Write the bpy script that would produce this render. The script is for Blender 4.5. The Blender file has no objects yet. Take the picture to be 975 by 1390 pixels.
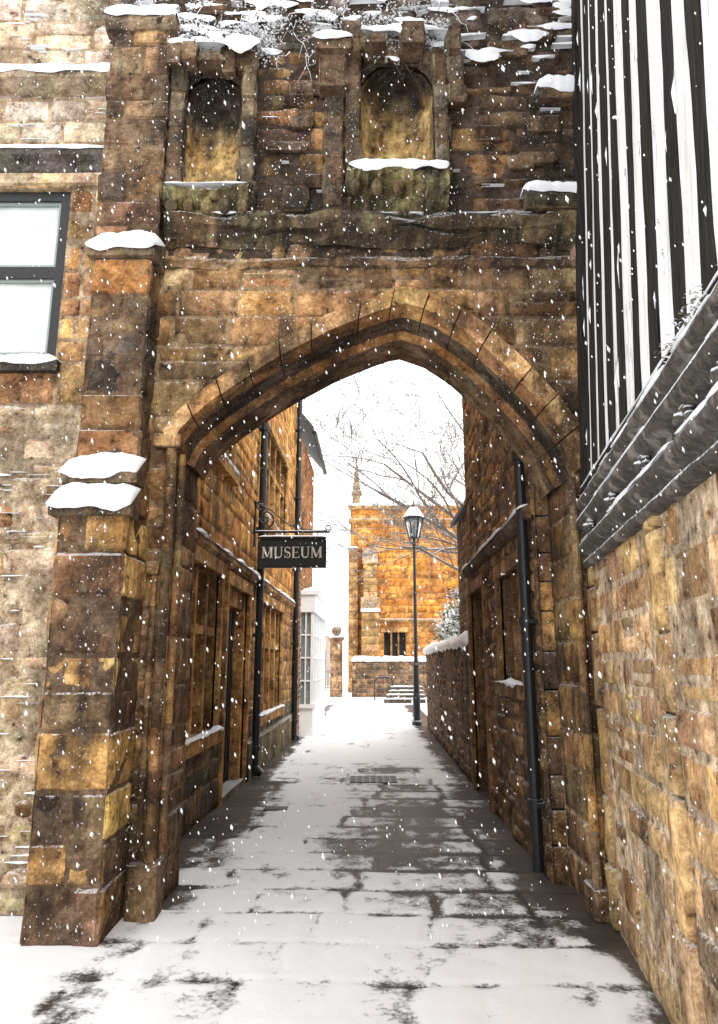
import bpy, math, random
from mathutils import Vector, noise
R = random.Random(11)
V = Vector
scene = bpy.context.scene
ZA = V((0, 0, 1))

# ------------------------------------------------------------------ helpers
class MB:
    def __init__(s): s.v = []; s.f = []; s.c = []
    def add(s, vs, fs, col=(1, 1, 1)):
        o = len(s.v)
        s.v += [tuple(v) for v in vs]
        s.f += [tuple(i + o for i in f) for f in fs]
        s.c += [col] * len(vs)
    def box(s, a, b, col=(1, 1, 1)):
        x0, y0, z0 = a; x1, y1, z1 = b
        s.hexa([V((x0,y0,z0)),V((x1,y0,z0)),V((x1,y1,z0)),V((x0,y1,z0)),
                V((x0,y0,z1)),V((x1,y0,z1)),V((x1,y1,z1)),V((x0,y1,z1))], col)
    def hexa(s, p, col=(1, 1, 1)):
        s.add(p, [(0,3,2,1),(4,5,6,7),(0,1,5,4),(1,2,6,5),(2,3,7,6),(3,0,4,7)], col)
    def obj(s, name, mat, parent=None, smooth=False):
        me = bpy.data.meshes.new(name)
        me.from_pydata(s.v, [], s.f)
        at = me.color_attributes.new("Col", 'FLOAT_COLOR', 'POINT')
        fl = []
        for c in s.c: fl += [c[0], c[1], c[2], 1.0]
        at.data.foreach_set("color", fl)
        if smooth:
            me.polygons.foreach_set("use_smooth", [True] * len(me.polygons))
        me.materials.append(mat)
        me.update()
        ob = bpy.data.objects.new(name, me)
        scene.collection.objects.link(ob)
        if parent: ob.parent = parent
        return ob

def empty(name):
    e = bpy.data.objects.new(name, None)
    e.empty_display_size = .3
    scene.collection.objects.link(e)
    return e

def vary(c, a=.22, h=.06):
    k = R.uniform(1 - a, 1 + a)
    return (max(.01, c[0] * k * R.uniform(1-h, 1+h)), max(.01, c[1] * k * R.uniform(1-h, 1+h)), max(.008, c[2] * k * R.uniform(1-2*h, 1+2*h)))
def mixc(a, b, t):
    t = max(0, min(1, t)); return tuple(a[i] * (1 - t) + b[i] * t for i in range(3))
def nz(x, y, z=0.0): return noise.noise(V((x, y, z)))

def pillow(mb, A, B, C, D, N, depth, col, gap=.004, rough=.008, e=.016, jit=0.0, cell=.075, mortar_tint=(.30,.22,.13)):
    """one weathered building stone: gridded face with relief, worn arrises and rounded corners"""
    w = ((B-A).length + (C-D).length) / 2; h = ((D-A).length + (C-B).length) / 2
    if w < .025 or h < .025: return
    if jit:
        ux = (B-A).normalized(); uy = (D-A).normalized()
        f = lambda: ux * R.uniform(-jit, jit) * w + uy * R.uniform(-jit, jit) * h
        A = A + f(); B = B + f(); C = C + f(); D = D + f()
    ga = min(gap / w, .2); gb = min(gap / h, .2); ea = min(e / w, .25); eb = min(e / h, .25)
    na = max(1, min(7, int(w/cell))); nb = max(1, min(5, int(h/cell)))
    al = [ga, ga+ea] + [ga+ea + (1-2*ga-2*ea)*(i+1)/(na+1) for i in range(na)] + [1-ga-ea, 1-ga]
    bl = [gb, gb+eb] + [gb+eb + (1-2*gb-2*eb)*(i+1)/(nb+1) for i in range(nb)] + [1-gb-eb, 1-gb]
    LA = len(al); LB = len(bl)
    base = R.uniform(-rough, rough); tx = R.uniform(-rough, rough)*.7; ty = R.uniform(-rough, rough)*.7
    vs = []; cs = []; sd = R.uniform(0, 50)
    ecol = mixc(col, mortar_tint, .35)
    for j, b in enumerate(bl):
        for i, a in enumerate(al):
            ei = i in (0, LA-1); ej = j in (0, LB-1)
            a2 = a; b2 = b
            if ei and ej:
                a2 = a + (ea * .6 if i == 0 else -ea * .6); b2 = b + (eb * .6 if j == 0 else -eb * .6)
            elif ei: a2 = a + R.uniform(-.1, .35) * ea * (1 if i == 0 else -1)
            elif ej: b2 = b + R.uniform(-.1, .35) * eb * (1 if j == 0 else -1)
            p = A*((1-a2)*(1-b2)) + B*(a2*(1-b2)) + C*(a2*b2) + D*((1-a2)*b2)
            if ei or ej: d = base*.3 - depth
            else:
                n1 = noise.noise(V((p.x*5+sd, p.y*5, p.z*5))); n2 = noise.noise(V((p.x*15, p.y*15+sd, p.z*15)))
                d = base + rough*(1.3*n1 + .9*n2) + tx*(a-.5) + ty*(b-.5)
                if i in (1, LA-2) or j in (1, LB-2): d -= rough*max(0, n2*1.2+.2)
            vs.append(p + N * d)
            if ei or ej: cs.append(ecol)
            else:
                k = 1 + .32*noise.noise(V((p.x*4, p.y*4+sd, p.z*4)))
                cs.append((col[0]*k, col[1]*k, col[2]*k))
    fs = [(j*LA+i, j*LA+i+1, (j+1)*LA+i+1, (j+1)*LA+i) for j in range(LB-1) for i in range(LA-1)]
    o = len(mb.v); mb.add(vs, fs, col); mb.c[o:] = cs

def K(c): return lambda z: c

def masonry(mb, mm, P, N, s0, s1, z0, z1, rh, bl, openings, colfn, depth=.024, gap=.004, rough=.008, e=.016, jit=0.0,
            mortar=-.014, mcol=(.33, .24, .14), fa0=None, fb0=None, cell=.075):
    br = {z0, z1}
    for o in openings:
        for z in (o[2], o[3]):
            if z0 < z < z1: br.add(z)
    br = sorted(br); rows = []
    for a, b in zip(br, br[1:]):
        n = max(1, int(round((b-a) / ((rh[0]+rh[1])/2))))
        ws = [R.uniform(rh[0], rh[1]) for _ in range(n)]; t = sum(ws); z = a
        for w in ws:
            rows.append((z, z + w*(b-a)/t)); z += w*(b-a)/t
    for za, zb in rows:
        zm = (za+zb)/2
        iv = [(fa0 or K(s0), fb0 or K(s1))]
        for (fa, fb, oa, ob) in openings:
            if not (oa < zm < ob): continue
            new = []
            for (a, b) in iv:
                if fb(zm) <= a(zm) or fa(zm) >= b(zm): new.append((a, b)); continue
                if fa(zm) > a(zm): new.append((a, fa))
                if fb(zm) < b(zm): new.append((fb, b))
            iv = new
        for (a, b) in iv:
            mm.add([P(a(za), za, mortar), P(b(za), za, mortar), P(b(zb), zb, mortar), P(a(zb), zb, mortar)], [(0, 1, 2, 3)], mcol)
            lo = max(a(za), a(zb)); hi = min(b(za), b(zb))
            cuts = []
            s = lo + R.uniform(.4, 1.0) * bl[0]
            while s < hi - bl[0] * .5:
                cuts.append(s); s += R.uniform(*bl)
            ends = [a] + [K(c) for c in cuts] + [b]
            for p, q in zip(ends, ends[1:]):
                if R.random() < .12 and zb-za > .15 and q(zm)-p(zm) > .2:   # snecked: two thin stones in one course
                    zs = za + (zb-za)*R.uniform(.4,.6)
                    for (u, v) in ((za, zs), (zs, zb)):
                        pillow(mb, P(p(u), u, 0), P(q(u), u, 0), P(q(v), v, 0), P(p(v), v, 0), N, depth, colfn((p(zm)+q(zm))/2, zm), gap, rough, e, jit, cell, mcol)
                    continue
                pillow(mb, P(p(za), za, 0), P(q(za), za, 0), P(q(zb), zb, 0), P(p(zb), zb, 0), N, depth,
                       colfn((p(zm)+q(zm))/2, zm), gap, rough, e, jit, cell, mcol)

def pbox(mb, P, s0, s1, z0, z1, d0, d1, col=(1, 1, 1)):
    mb.hexa([P(s0,z0,d1),P(s1,z0,d1),P(s1,z0,d0),P(s0,z0,d0),P(s0,z1,d1),P(s1,z1,d1),P(s1,z1,d0),P(s0,z1,d0)], col)

def reveal(mb, P, a, b, za, zb, d, col):
    mb.add([P(a,za,-.01),P(a,zb,-.01),P(a,zb,-d),P(a,za,-d)], [(0,1,2,3)], col)
    mb.add([P(b,za,-.01),P(b,zb,-.01),P(b,zb,-d),P(b,za,-d)], [(0,3,2,1)], col)
    mb.add([P(a,zb,-.01),P(b,zb,-.01),P(b,zb,-d),P(a,zb,-d)], [(0,1,2,3)], col)
    mb.add([P(a,za,-.01),P(b,za,-.01),P(b,za,-d),P(a,za,-d)], [(0,3,2,1)], col)

def tube(mb, pts, rs, n=8, col=(1, 1, 1), cap=True):
    if not hasattr(rs, '__len__'): rs = [rs] * len(pts)
    vs = []; fs = []
    for k, p in enumerate(pts):
        d = (pts[min(k+1, len(pts)-1)] - pts[max(k-1, 0)]).normalized()
        u = d.cross(V((0, 0, 1)))
        if u.length < .05: u = d.cross(V((1, 0, 0)))
        u.normalize(); w = d.cross(u)
        for i in range(n):
            a = 2*math.pi*i/n
            vs.append(p + (u*math.cos(a) + w*math.sin(a)) * rs[k])
    for k in range(len(pts)-1):
        for i in range(n):
            fs.append((k*n+i, k*n+(i+1) % n, (k+1)*n+(i+1) % n, (k+1)*n+i))
    if cap:
        fs.append(tuple(range(n))); fs.append(tuple((len(pts)-1)*n+i for i in reversed(range(n))))
    mb.add(vs, fs, col)

def lathe(mb, c, prof, n=12, col=(1, 1, 1), rot=0.0):
    vs = []; fs = []
    for r, z in prof:
        for i in range(n):
            a = 2*math.pi*i/n + rot
            vs.append(V((c[0]+r*math.cos(a), c[1]+r*math.sin(a), c[2]+z)))
    for k in range(len(prof)-1):
        for i in range(n):
            fs.append((k*n+i, k*n+(i+1) % n, (k+1)*n+(i+1) % n, (k+1)*n+i))
    mb.add(vs, fs, col)

def extrude_profile(mb, P, prof, s0, s1, seg, colfn, jit=.004, sc=1.0, wear=0.0):
    """profile of (d,z) swept along the wall; wear = slow erosion amplitude"""
    n = len(prof); k = max(1, int((s1-s0)/seg)); vs = []; cs = []
    o = len(mb.v); sd = R.uniform(0, 90)
    for i in range(k+1):
        s = s0 + (s1-s0)*i/k; cc = colfn(s); scl = sc(s) if callable(sc) else sc
        for j, (d, z) in enumerate(prof):
            wd = wear*max(0, nz(s*3.1, z*7, sd)+.15) if d > .01 else 0
            vs.append(P(s, z + R.uniform(-jit, jit) + .6*wear*nz(s*2.2, j, sd+5), d*scl - wd + R.uniform(-jit, jit))); cs.append(cc)
    fs = [(i*n+j, (i+1)*n+j, (i+1)*n+j+1, i*n+j+1) for i in range(k) for j in range(n-1)]
    fs += [tuple(range(n)), tuple(k*n + j for j in reversed(range(n)))]
    mb.add(vs, fs); mb.c[o:] = cs

def snow(mb, p0, p1, w, th, rise=0.0, seg=.04, droop=.02, patch=0.0):
    """lumpy snow lying on a ledge: p0->p1 is the front edge, w = vector going back"""
    L = (p1-p0).length; k = max(2, int(L/seg)); n = 9; vs = []; fs = []
    out = -w.normalized()
    sd = R.uniform(0, 100)
    for i in range(k+1):
        p = p0.lerp(p1, i/k)
        endf = min(1, (min(i, k-i)*seg/.09))**.6*.8 + .2
        hh = th * endf * (1 + .5*nz(i*seg*5, sd) + .3*nz(i*seg*17, sd))
        if patch: hh *= max(0.05, min(1, .5 + patch*nz(i*seg*2.2, sd+9)))
        dr = droop * (1 + 2.2*nz(i*seg*6, sd+3)) * min(1, hh/th)
        for j in range(n):
            t = j/(n-1)
            if j == 0: q = p + out*.004 - ZA*max(.0, dr)
            elif j == 1: q = p + out*(.010+.30*hh) + ZA*(hh*.18 - dr*.4)
            elif j == 2: q = p + out*(.006+.22*hh) + ZA*(hh*.55)
            else:
                tt = (j-2)/(n-3)
                q = p + w*(tt*.97) + ZA*(rise*tt + hh*(math.sin(math.pi*(.3+.62*tt))**.6) * (1+.12*nz(i*.4, j*.9, sd)))
            if j == n-1: q = p + w + ZA*(rise)
            vs.append(q)
    fs = [(i*n+j, (i+1)*n+j, (i+1)*n+j+1, i*n+j+1) for i in range(k) for j in range(n-1)]
    fs += [tuple(range(n)), tuple(k*n+j for j in reversed(range(n)))]
    mb.add(vs, fs, (.9, .9, .9))

# ------------------------------------------------------------------ materials
def newmat(name):
    m = bpy.data.materials.new(name); m.use_nodes = True
    nt = m.node_tree; nt.nodes.clear()
    out = nt.nodes.new('ShaderNodeOutputMaterial'); b = nt.nodes.new('ShaderNodeBsdfPrincipled')
    nt.links.new(b.outputs[0], out.inputs[0])
    return m, nt, b
def nd(nt, t, **kw):
    n = nt.nodes.new(t)
    for k, v in kw.items(): setattr(n, k, v)
    return n
def noise_node(nt, co, scale, detail=5, rough=.6):
    n = nd(nt, 'ShaderNodeTexNoise'); n.inputs['Scale'].default_value = scale
    n.inputs['Detail'].default_value = detail; n.inputs['Roughness'].default_value = rough
    nt.links.new(co, n.inputs['Vector']); return n.outputs['Fac']
def ramp(nt, f, a, b, ca=(0,0,0,1), cb=(1,1,1,1)):
    r = nd(nt, 'ShaderNodeValToRGB'); r.color_ramp.elements[0].position = a; r.color_ramp.elements[1].position = b
    r.color_ramp.elements[0].color = ca; r.color_ramp.elements[1].color = cb
    nt.links.new(f, r.inputs[0]); return r.outputs[0]
def mix(nt, f, a, b, mode='MIX'):
    m = nd(nt, 'ShaderNodeMix', data_type='RGBA', blend_type=mode)
    for sock, val in ((m.inputs[0], f), (m.inputs[6], a), (m.inputs[7], b)):
        if isinstance(val, (int, float)): sock.default_value = val
        elif isinstance(val, tuple): sock.default_value = val if len(val) == 4 else (*val, 1)
        else: nt.links.new(val, sock)
    return m.outputs[2]
def math_(nt, op, a, b=0.0):
    m = nd(nt, 'ShaderNodeMath', operation=op)
    for i, v in enumerate((a, b)):
        if isinstance(v, (int, float)): m.inputs[i].default_value = v
        else: nt.links.new(v, m.inputs[i])
    return m.outputs[0]
def bump(nt, b, h, strength, dist):
    n = nd(nt, 'ShaderNodeBump'); n.inputs['Strength'].default_value = strength; n.inputs['Distance'].default_value = dist
    nt.links.new(h, n.inputs['Height']); nt.links.new(n.outputs[0], b.inputs['Normal'])

def stone_material(name, stain=.6, speck=.5, lichen=.3, frost=.45, fine=1.0, bs=1.0, thr=.47):
    m, nt, b = newmat(name)
    co = nd(nt, 'ShaderNodeTexCoord').outputs['Object']
    at = nd(nt, 'ShaderNodeVertexColor', layer_name='Col').outputs[0]
    n0 = noise_node(nt, co, 3.4*fine, 4, .6)
    n1 = noise_node(nt, co, 9*fine, 5, .68); n2 = noise_node(nt, co, 45*fine, 4, .65); n3 = noise_node(nt, co, 1.5, 5, .66)
    c = mix(nt, 1.0, at, ramp(nt, n0, .35, .66, (.64,.56,.50,1), (1.36,1.38,1.42,1)), 'MULTIPLY')
    c = mix(nt, 1.0, c, ramp(nt, n1, .34, .66, (.52,.46,.43,1), (1.36,1.38,1.40,1)), 'MULTIPLY')
    c = mix(nt, 1.0, c, ramp(nt, n2, .34, .66, (.68,.64,.60,1), (1.26,1.26,1.26,1)), 'MULTIPLY')
    mp = nd(nt, 'ShaderNodeMapping'); mp.inputs['Scale'].default_value = (5, 5, .55); nt.links.new(co, mp.inputs[0])
    nstr = noise_node(nt, mp.outputs[0], 1.0, 4, .6)
    if lichen:
        nl = noise_node(nt, co, 2.6, 5, .75)
        c = mix(nt, math_(nt, 'MULTIPLY', ramp(nt, nl, .57, .69), lichen), c, (.34, .34, .20))
    st = math_(nt, 'MULTIPLY', ramp(nt, math_(nt, 'ADD', math_(nt, 'MULTIPLY', n3, .65), math_(nt, 'MULTIPLY', nstr, .35)), thr, thr+.11), stain)
    grey = mix(nt, .35, mix(nt, 1.0, c, (.17, .15, .14), 'MULTIPLY'), (.045, .042, .038))
    c = mix(nt, st, c, grey)
    # crevices and pock marks go near black where the noise is low
    c = mix(nt, ramp(nt, n1, .31, .40, (.85,.85,.85,1), (0,0,0,1)), c, (.02, .015, .012))
    geo = nd(nt, 'ShaderNodeNewGeometry'); sp = nd(nt, 'ShaderNodeSeparateXYZ'); nt.links.new(geo.outputs['Normal'], sp.inputs[0])
    up = math_(nt, 'ADD', sp.outputs[2], math_(nt, 'MULTIPLY', math_(nt, 'SUBTRACT', n2, .5), 1.8))
    c = mix(nt, math_(nt, 'MULTIPLY', ramp(nt, up, .55, .8), frost), c, (.83, .85, .88))
    nv = noise_node(nt, co, 62, 2, .5)
    sk = math_(nt, 'MULTIPLY', ramp(nt, nv, .665, .695), math_(nt, 'MULTIPLY', ramp(nt, nstr, .44, .64), speck))
    c = mix(nt, sk, c, (.82, .84, .87))
    nt.links.new(c, b.inputs['Base Color']); b.inputs['Roughness'].default_value = .9
    b.inputs['Specular IOR Level'].default_value = .15
    h = math_(nt, 'ADD', math_(nt, 'ADD', n1, math_(nt, 'MULTIPLY', n0, .8)), math_(nt, 'MULTIPLY', n2, .32))
    bump(nt, b, h, 1.0, .045*bs)
    return m
M_stone = stone_material("weathered_hamstone", .88, .8, .4, .5, thr=.45)
M_alley = stone_material("hamstone_walling", .65, .5, .08, .35)
M_pale = stone_material("pale_hamstone", .55, .9, .25, .5, thr=.49)
M_church = stone_material("church_ashlar", .5, .2, .05, .25, .35)
def simple(name, col, rough=.6, nscale=20, amt=.3, frost=0.0, bd=.004, spec=.4, metallic=0):
    m, nt, b = newmat(name); co = nd(nt, 'ShaderNodeTexCoord').outputs['Object']
    n = noise_node(nt, co, nscale, 5, .65)
    c = mix(nt, 1.0, (*col, 1), ramp(nt, n, .3, .7, (1-amt,)*3+(1,), (1+amt,)*3+(1,)), 'MULTIPLY')
    if frost:
        geo = nd(nt, 'ShaderNodeNewGeometry'); sp = nd(nt, 'ShaderNodeSeparateXYZ'); nt.links.new(geo.outputs['Normal'], sp.inputs[0])
        ns = noise_node(nt, co, 30, 4, .7)
        up = math_(nt, 'ADD', sp.outputs[2], math_(nt, 'MULTIPLY', math_(nt, 'SUBTRACT', ns, .5), 1.5))
        c = mix(nt, math_(nt, 'MULTIPLY', ramp(nt, up, .45, .65), frost), c, (.83, .85, .88))
    nt.links.new(c, b.inputs['Base Color']); b.inputs['Roughness'].default_value = rough
    b.inputs['Specular IOR Level'].default_value = spec; b.inputs['Metallic'].default_value = metallic
    bump(nt, b, n, .5, bd); return m
M_mortar = stone_material("lime_mortar", .6, .4, .1, .2, 2.0, .5)
M_core = simple("wall_core", (.18, .13, .08), .9)
M_snow = simple("settled_snow", (.86, .875, .90), .7, 14, .05, 0, .012, .3)
M_iron = simple("black_painted_iron", (.012, .012, .013), .45, 30, .4, .35)
# timber: black paint, grain running up the post, a little wind-blown snow
m, nt, b = newmat("black_oak_timber")
co = nd(nt, 'ShaderNodeTexCoord').outputs['Object']
mp = nd(nt, 'ShaderNodeMapping'); mp.inputs['Scale'].default_value = (38, 38, 1.6); nt.links.new(co, mp.inputs[0])
g1 = noise_node(nt, mp.outputs[0], 1.0, 6, .7); g2 = noise_node(nt, co, 60, 3, .6); g3 = noise_node(nt, co, 1.6, 4, .6)
c = ramp(nt, g1, .35, .70, (.007, .006, .006, 1), (.045, .040, .034, 1))
wb = math_(nt, 'ADD', g2, math_(nt, 'MULTIPLY', math_(nt, 'ADD', g1, g3), .35))
c = mix(nt, ramp(nt, wb, 1.01, 1.06), c, (.7, .72, .75))
nt.links.new(c, b.inputs['Base Color']); b.inputs['Roughness'].default_value = .85; b.inputs['Specular IOR Level'].default_value = .12
bump(nt, b, g1, .6, .012); M_timber = m
# weathered limewash between the timbers
m, nt, b = newmat("limewashed_plaster")
co = nd(nt, 'ShaderNodeTexCoord').outputs['Object']
mp = nd(nt, 'ShaderNodeMapping'); mp.inputs['Scale'].default_value = (9, 9, .8); nt.links.new(co, mp.inputs[0])
g1 = noise_node(nt, mp.outputs[0], 1.0, 5, .7); g2 = noise_node(nt, co, 14, 5, .7)
c = ramp(nt, g1, .32, .52, (.56, .55, .53, 1), (.83, .83, .83, 1))
c = mix(nt, ramp(nt, g2, .30, .38, (.45,.45,.45,1), (0,0,0,1)), c, (.28, .26, .24))
nt.links.new(c, b.inputs['Base Color']); b.inputs['Roughness'].default_value = .85; bump(nt, b, g2, .5, .012); M_plaster = m
M_white = simple("white_paint", (.78, .79, .78), .5, 8, .05)
M_glassd = simple("dark_window_glass", (.02, .02, .022), .08, 3, .3, 0, .001, .6)
M_glassl = simple("pale_window_glass", (.58, .62, .60), .15, 2, .3, 0, .001, .6)  # pale grey-green base colour over the whole pane
M_slate = simple("slate_roof", (.06, .055, .05), .7, 9, .4, 1.0)
M_bark = simple("bark", (.11, .085, .065), .9, 15, .3, .5, .01)
M_flake = simple("snowflake", (.93, .94, .96), .6, 5, .02)
m, nt, b = newmat("leaf_with_snow")
at = nd(nt, 'ShaderNodeVertexColor', layer_name='Col').outputs[0]
nt.links.new(at, b.inputs['Base Color']); b.inputs['Roughness'].default_value = .7
M_leaf = m
m, nt, b = newmat("carved_jetty_oak")
co = nd(nt, 'ShaderNodeTexCoord').outputs['Object']
n = noise_node(nt, co, 26, 6, .75); n5 = noise_node(nt, co, 6, 5, .65)
c = ramp(nt, n, .35, .68, (.010, .009, .008, 1), (.11, .095, .08, 1))
c = mix(nt, ramp(nt, n5, .52, .62, (0,0,0,1), (.5,.5,.5,1)), c, (.34, .31, .27))
geo = nd(nt, 'ShaderNodeNewGeometry'); sp = nd(nt, 'ShaderNodeSeparateXYZ'); nt.links.new(geo.outputs['Normal'], sp.inputs[0])
up = math_(nt, 'ADD', sp.outputs[2], math_(nt, 'MULTIPLY', math_(nt, 'SUBTRACT', n, .5), 1.2))
c = mix(nt, ramp(nt, up, .30, .5), c, (.83, .85, .88))
nt.links.new(c, b.inputs['Base Color']); b.inputs['Roughness'].default_value = .8; bump(nt, b, n, .7, .012)
M_jetty = m

OR = [(.63,.35,.115),(.58,.30,.09),(.66,.42,.16),(.47,.24,.085),(.36,.19,.075),(.61,.38,.145)]
TAN = [(.60,.44,.27),(.53,.36,.20),(.43,.29,.17),(.63,.49,.31),(.34,.22,.13)]
DK = [(.115,.085,.062),(.155,.115,.08),(.085,.068,.055),(.21,.145,.09),(.135,.11,.09)]
BR = [(.30,.19,.105),(.38,.24,.125),(.24,.155,.09),(.44,.26,.115)]

# ================================================================== GATEHOUSE
gate = empty("stone_gateway_arch")
YF, YB = 5.5, 6.3
GP = lambda s, z, d: V((s, YF - d, z))
NF = V((0, -1, 0))
inner = [(-1.33,3.10),(-1.27,3.24),(-1.14,3.38),(-.95,3.53),(-.62,3.76),(-.22,3.99),(.08,4.12),(.32,4.21),
         (.58,4.12),(.83,3.94),(1.06,3.71),(1.30,3.43),(1.46,3.18),(1.55,2.93)]
outer = [(-1.43,3.24),(-1.36,3.36),(-1.22,3.50),(-1.03,3.67),(-.68,3.91),(-.27,4.15),(.05,4.29),(.33,4.40),
         (.64,4.31),(.93,4.10),(1.18,3.86),(1.44,3.56),(1.61,3.29),(1.68,3.02)]
def resample(c, n):
    L = [0]
    for p, q in zip(c, c[1:]): L.append(L[-1] + math.hypot(q[0]-p[0], q[1]-p[1]))
    out = []
    for i in range(n+1):
        t = L[-1]*i/n
        for k in range(len(c)-1):
            if t <= L[k+1] + 1e-9:
                f = (t-L[k])/(L[k+1]-L[k]); out.append((c[k][0]+(c[k+1][0]-c[k][0])*f, c[k][1]+(c[k+1][1]-c[k][1])*f)); break
    return out
def xleft(z):
    if z < 3.24: return -1.33
    if z >= 4.40: return .33
    for p, q in zip(outer[:8], outer[1:8]):
        if p[1] <= z <= q[1]: return p[0] + (q[0]-p[0])*(z-p[1])/(q[1]-p[1]) + .02
    return .33
def xright(z):
    if z < 3.02: return 1.55
    if z >= 4.40: return .331
    for p, q in zip(outer[7:], outer[8:]):
        if q[1] <= z <= p[1]: return p[0] + (q[0]-p[0])*(z-p[1])/(q[1]-p[1]) - .02
    return .331
def gate_col(s, z):
    n = nz(s*.9, z*.9, 5)
    if z > 4.95:
        c = R.choice(DK)
        if s > .75: c = mixc(c, R.choice(BR), .5)
        elif n > .18 or R.random() < .10: c = mixc(c, R.choice(OR), .45)
        if z > 6.6: c = mixc(c, (.42, .39, .35), .45)
        return vary(c, .38)
    if z > 4.72: return vary(R.choice(DK), .2)
    if z > 4.30: return vary(mixc(R.choice(TAN), R.choice(OR), .35 + n), .3)
    c = mixc(R.choice(OR), R.choice(TAN), .35)
    if s < -1.1 or R.random() < .18: c = mixc(c, R.choice(DK), .4)
    return vary(c, .32)
mb = MB(); mm = MB()
arch_op = (xleft, xright, -1, 4.40)
NI = [(-1.40, -.95, 5.20, 6.30), (.02, .60, 5.36, 6.42)]
ops = [arch_op] + [(K(a), K(b_), c, d) for a, b_, c, d in NI]
masonry(mb, mm, GP, NF, -2.02, 2.25, 0, 4.60, (.15, .28), (.2, .62), [arch_op], gate_col, jit=.022, rough=.013, gap=.005)
masonry(mb, mm, GP, NF, -2.02, 2.25, 4.60, 7.9, (.11, .25), (.16, .6), ops[1:], gate_col, rough=.030, jit=.05, mcol=(.08,.06,.045), e=.024, cell=.055)
# voussoirs, chamfer and soffit
SEG = [2]*5 + [3] + [2]*4 + [3] + [2]*3      # sub-segments per voussoir
tot = sum(SEG); ri = resample(inner, tot); ro = resample(outer, tot)
F = lambda p, y: V((p[0], y, p[1]))
k0 = 0
for nseg in SEG:
    k1 = k0 + nseg
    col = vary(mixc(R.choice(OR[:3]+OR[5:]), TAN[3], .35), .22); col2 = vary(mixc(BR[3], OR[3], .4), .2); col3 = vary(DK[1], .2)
    off = R.uniform(-.010, .010)
    for k in range(k0, k1):
        a, b2 = ri[k], ri[k+1]; c2, d2 = ro[k+1], ro[k]
        am = (a[0]+(d2[0]-a[0])*.24, a[1]+(d2[1]-a[1])*.24); bm = (b2[0]+(c2[0]-b2[0])*.24, b2[1]+(c2[1]-b2[1])*.24)
        g0 = .035 if k == k0 else 0; g1 = .035 if k == k1-1 else 0
        lp = lambda p, q, f: (p[0]+(q[0]-p[0])*f, p[1]+(q[1]-p[1])*f)
        a_, b_ = lp(a, b2, g0), lp(b2, a, g1); d_, c_ = lp(d2, c2, g0), lp(c2, d2, g1); am_, bm_ = lp(am, bm, g0), lp(bm, am, g1)
        y0 = YF-.065+off
        nsub = 3
        for q in range(nsub):
            A_, D_ = lp(am_, d_, q/nsub), lp(am_, d_, (q+1)/nsub); B_, C_ = lp(bm_, c_, q/nsub), lp(bm_, c_, (q+1)/nsub)
            rel = lambda p: .014*nz(p[0]*9, p[1]*9, 2)
            mb.add([F(A_, y0+rel(A_)), F(B_, y0+rel(B_)), F(C_, y0+rel(C_)), F(D_, y0+rel(D_))], [(0,1,2,3)], mixc(col, col2, .2*R.random()))
        mb.add([F(d_, y0), F(c_, y0), F(c_, YF+.03), F(d_, YF+.03)], [(0,1,2,3)], col2)
        mb.add([F(a_, YF+.07), F(b_, YF+.07), F(bm_, y0), F(am_, y0)], [(0,1,2,3)], col2)
        tn = V((b2[0]-a[0], 0, b2[1]-a[1])).normalized(); nin = V((tn.z, 0, -tn.x))
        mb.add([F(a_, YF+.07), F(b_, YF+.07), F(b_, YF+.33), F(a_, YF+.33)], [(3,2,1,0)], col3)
        o = V((nin.x, 0, nin.z)) * .055
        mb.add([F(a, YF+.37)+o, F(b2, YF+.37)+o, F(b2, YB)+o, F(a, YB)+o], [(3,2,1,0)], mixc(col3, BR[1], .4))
        mb.add([F(a, YF+.33), F(b2, YF+.33), F(b2, YF+.37)+o, F(a, YF+.37)+o], [(3,2,1,0)], col2)
        mb.add([F(a, YB)+o, F(b2, YB)+o, F(b2, YB), F(a, YB)], [(3,2,1,0)], col2)
        if k == k0:
            mb.add([F(am_, y0), F(d_, y0), F(d_, YF+.03), F(am_, YF+.03)], [(0,1,2,3)], col2)
        if k == k1-1:
            mb.add([F(bm_, y0), F(c_, y0), F(c_, YF+.03), F(bm_, YF+.03)], [(0,1,2,3)], col2)
        mm.add([F(am, YF-.03), F(bm, YF-.03), F(c2, YF-.03), F(d2, YF-.03)], [(0,1,2,3)], (.08,.055,.035))
        mm.add([F(a, YB), F(b2, YB), F(c2, YB), F(d2, YB)], [(3, 2, 1, 0)], (.3, .2, .12))
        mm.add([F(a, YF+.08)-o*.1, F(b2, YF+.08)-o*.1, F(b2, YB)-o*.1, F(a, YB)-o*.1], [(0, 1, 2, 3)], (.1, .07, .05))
    k0 = k1
# reveals of the passage
LP = lambda s, z, d: V((-1.33 + d, s, z)); RP = lambda s, z, d: V((1.55 - d, s, z))
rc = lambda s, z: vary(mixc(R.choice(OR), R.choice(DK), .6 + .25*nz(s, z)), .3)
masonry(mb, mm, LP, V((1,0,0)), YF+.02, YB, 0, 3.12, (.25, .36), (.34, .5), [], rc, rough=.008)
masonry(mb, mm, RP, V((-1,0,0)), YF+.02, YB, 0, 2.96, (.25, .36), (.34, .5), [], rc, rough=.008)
# rear face
mm2 = MB()
BP = lambda s, z, d: V((s, YB + d, z))
dummy = MB()
masonry(dummy, mm2, BP, V((0,1,0)), -2.0, 2.2, 0, 7.9, (.25, .3), (.5, .8), [arch_op], rc, cell=.3)
dummy.obj("rear_stones", M_alley, gate, True)
mb2 = MB(); mb2.box((-2.0, YF+.05, 7.88), (2.2, YB, 7.92)); mb2.obj("wall_head", M_core, gate)
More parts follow.
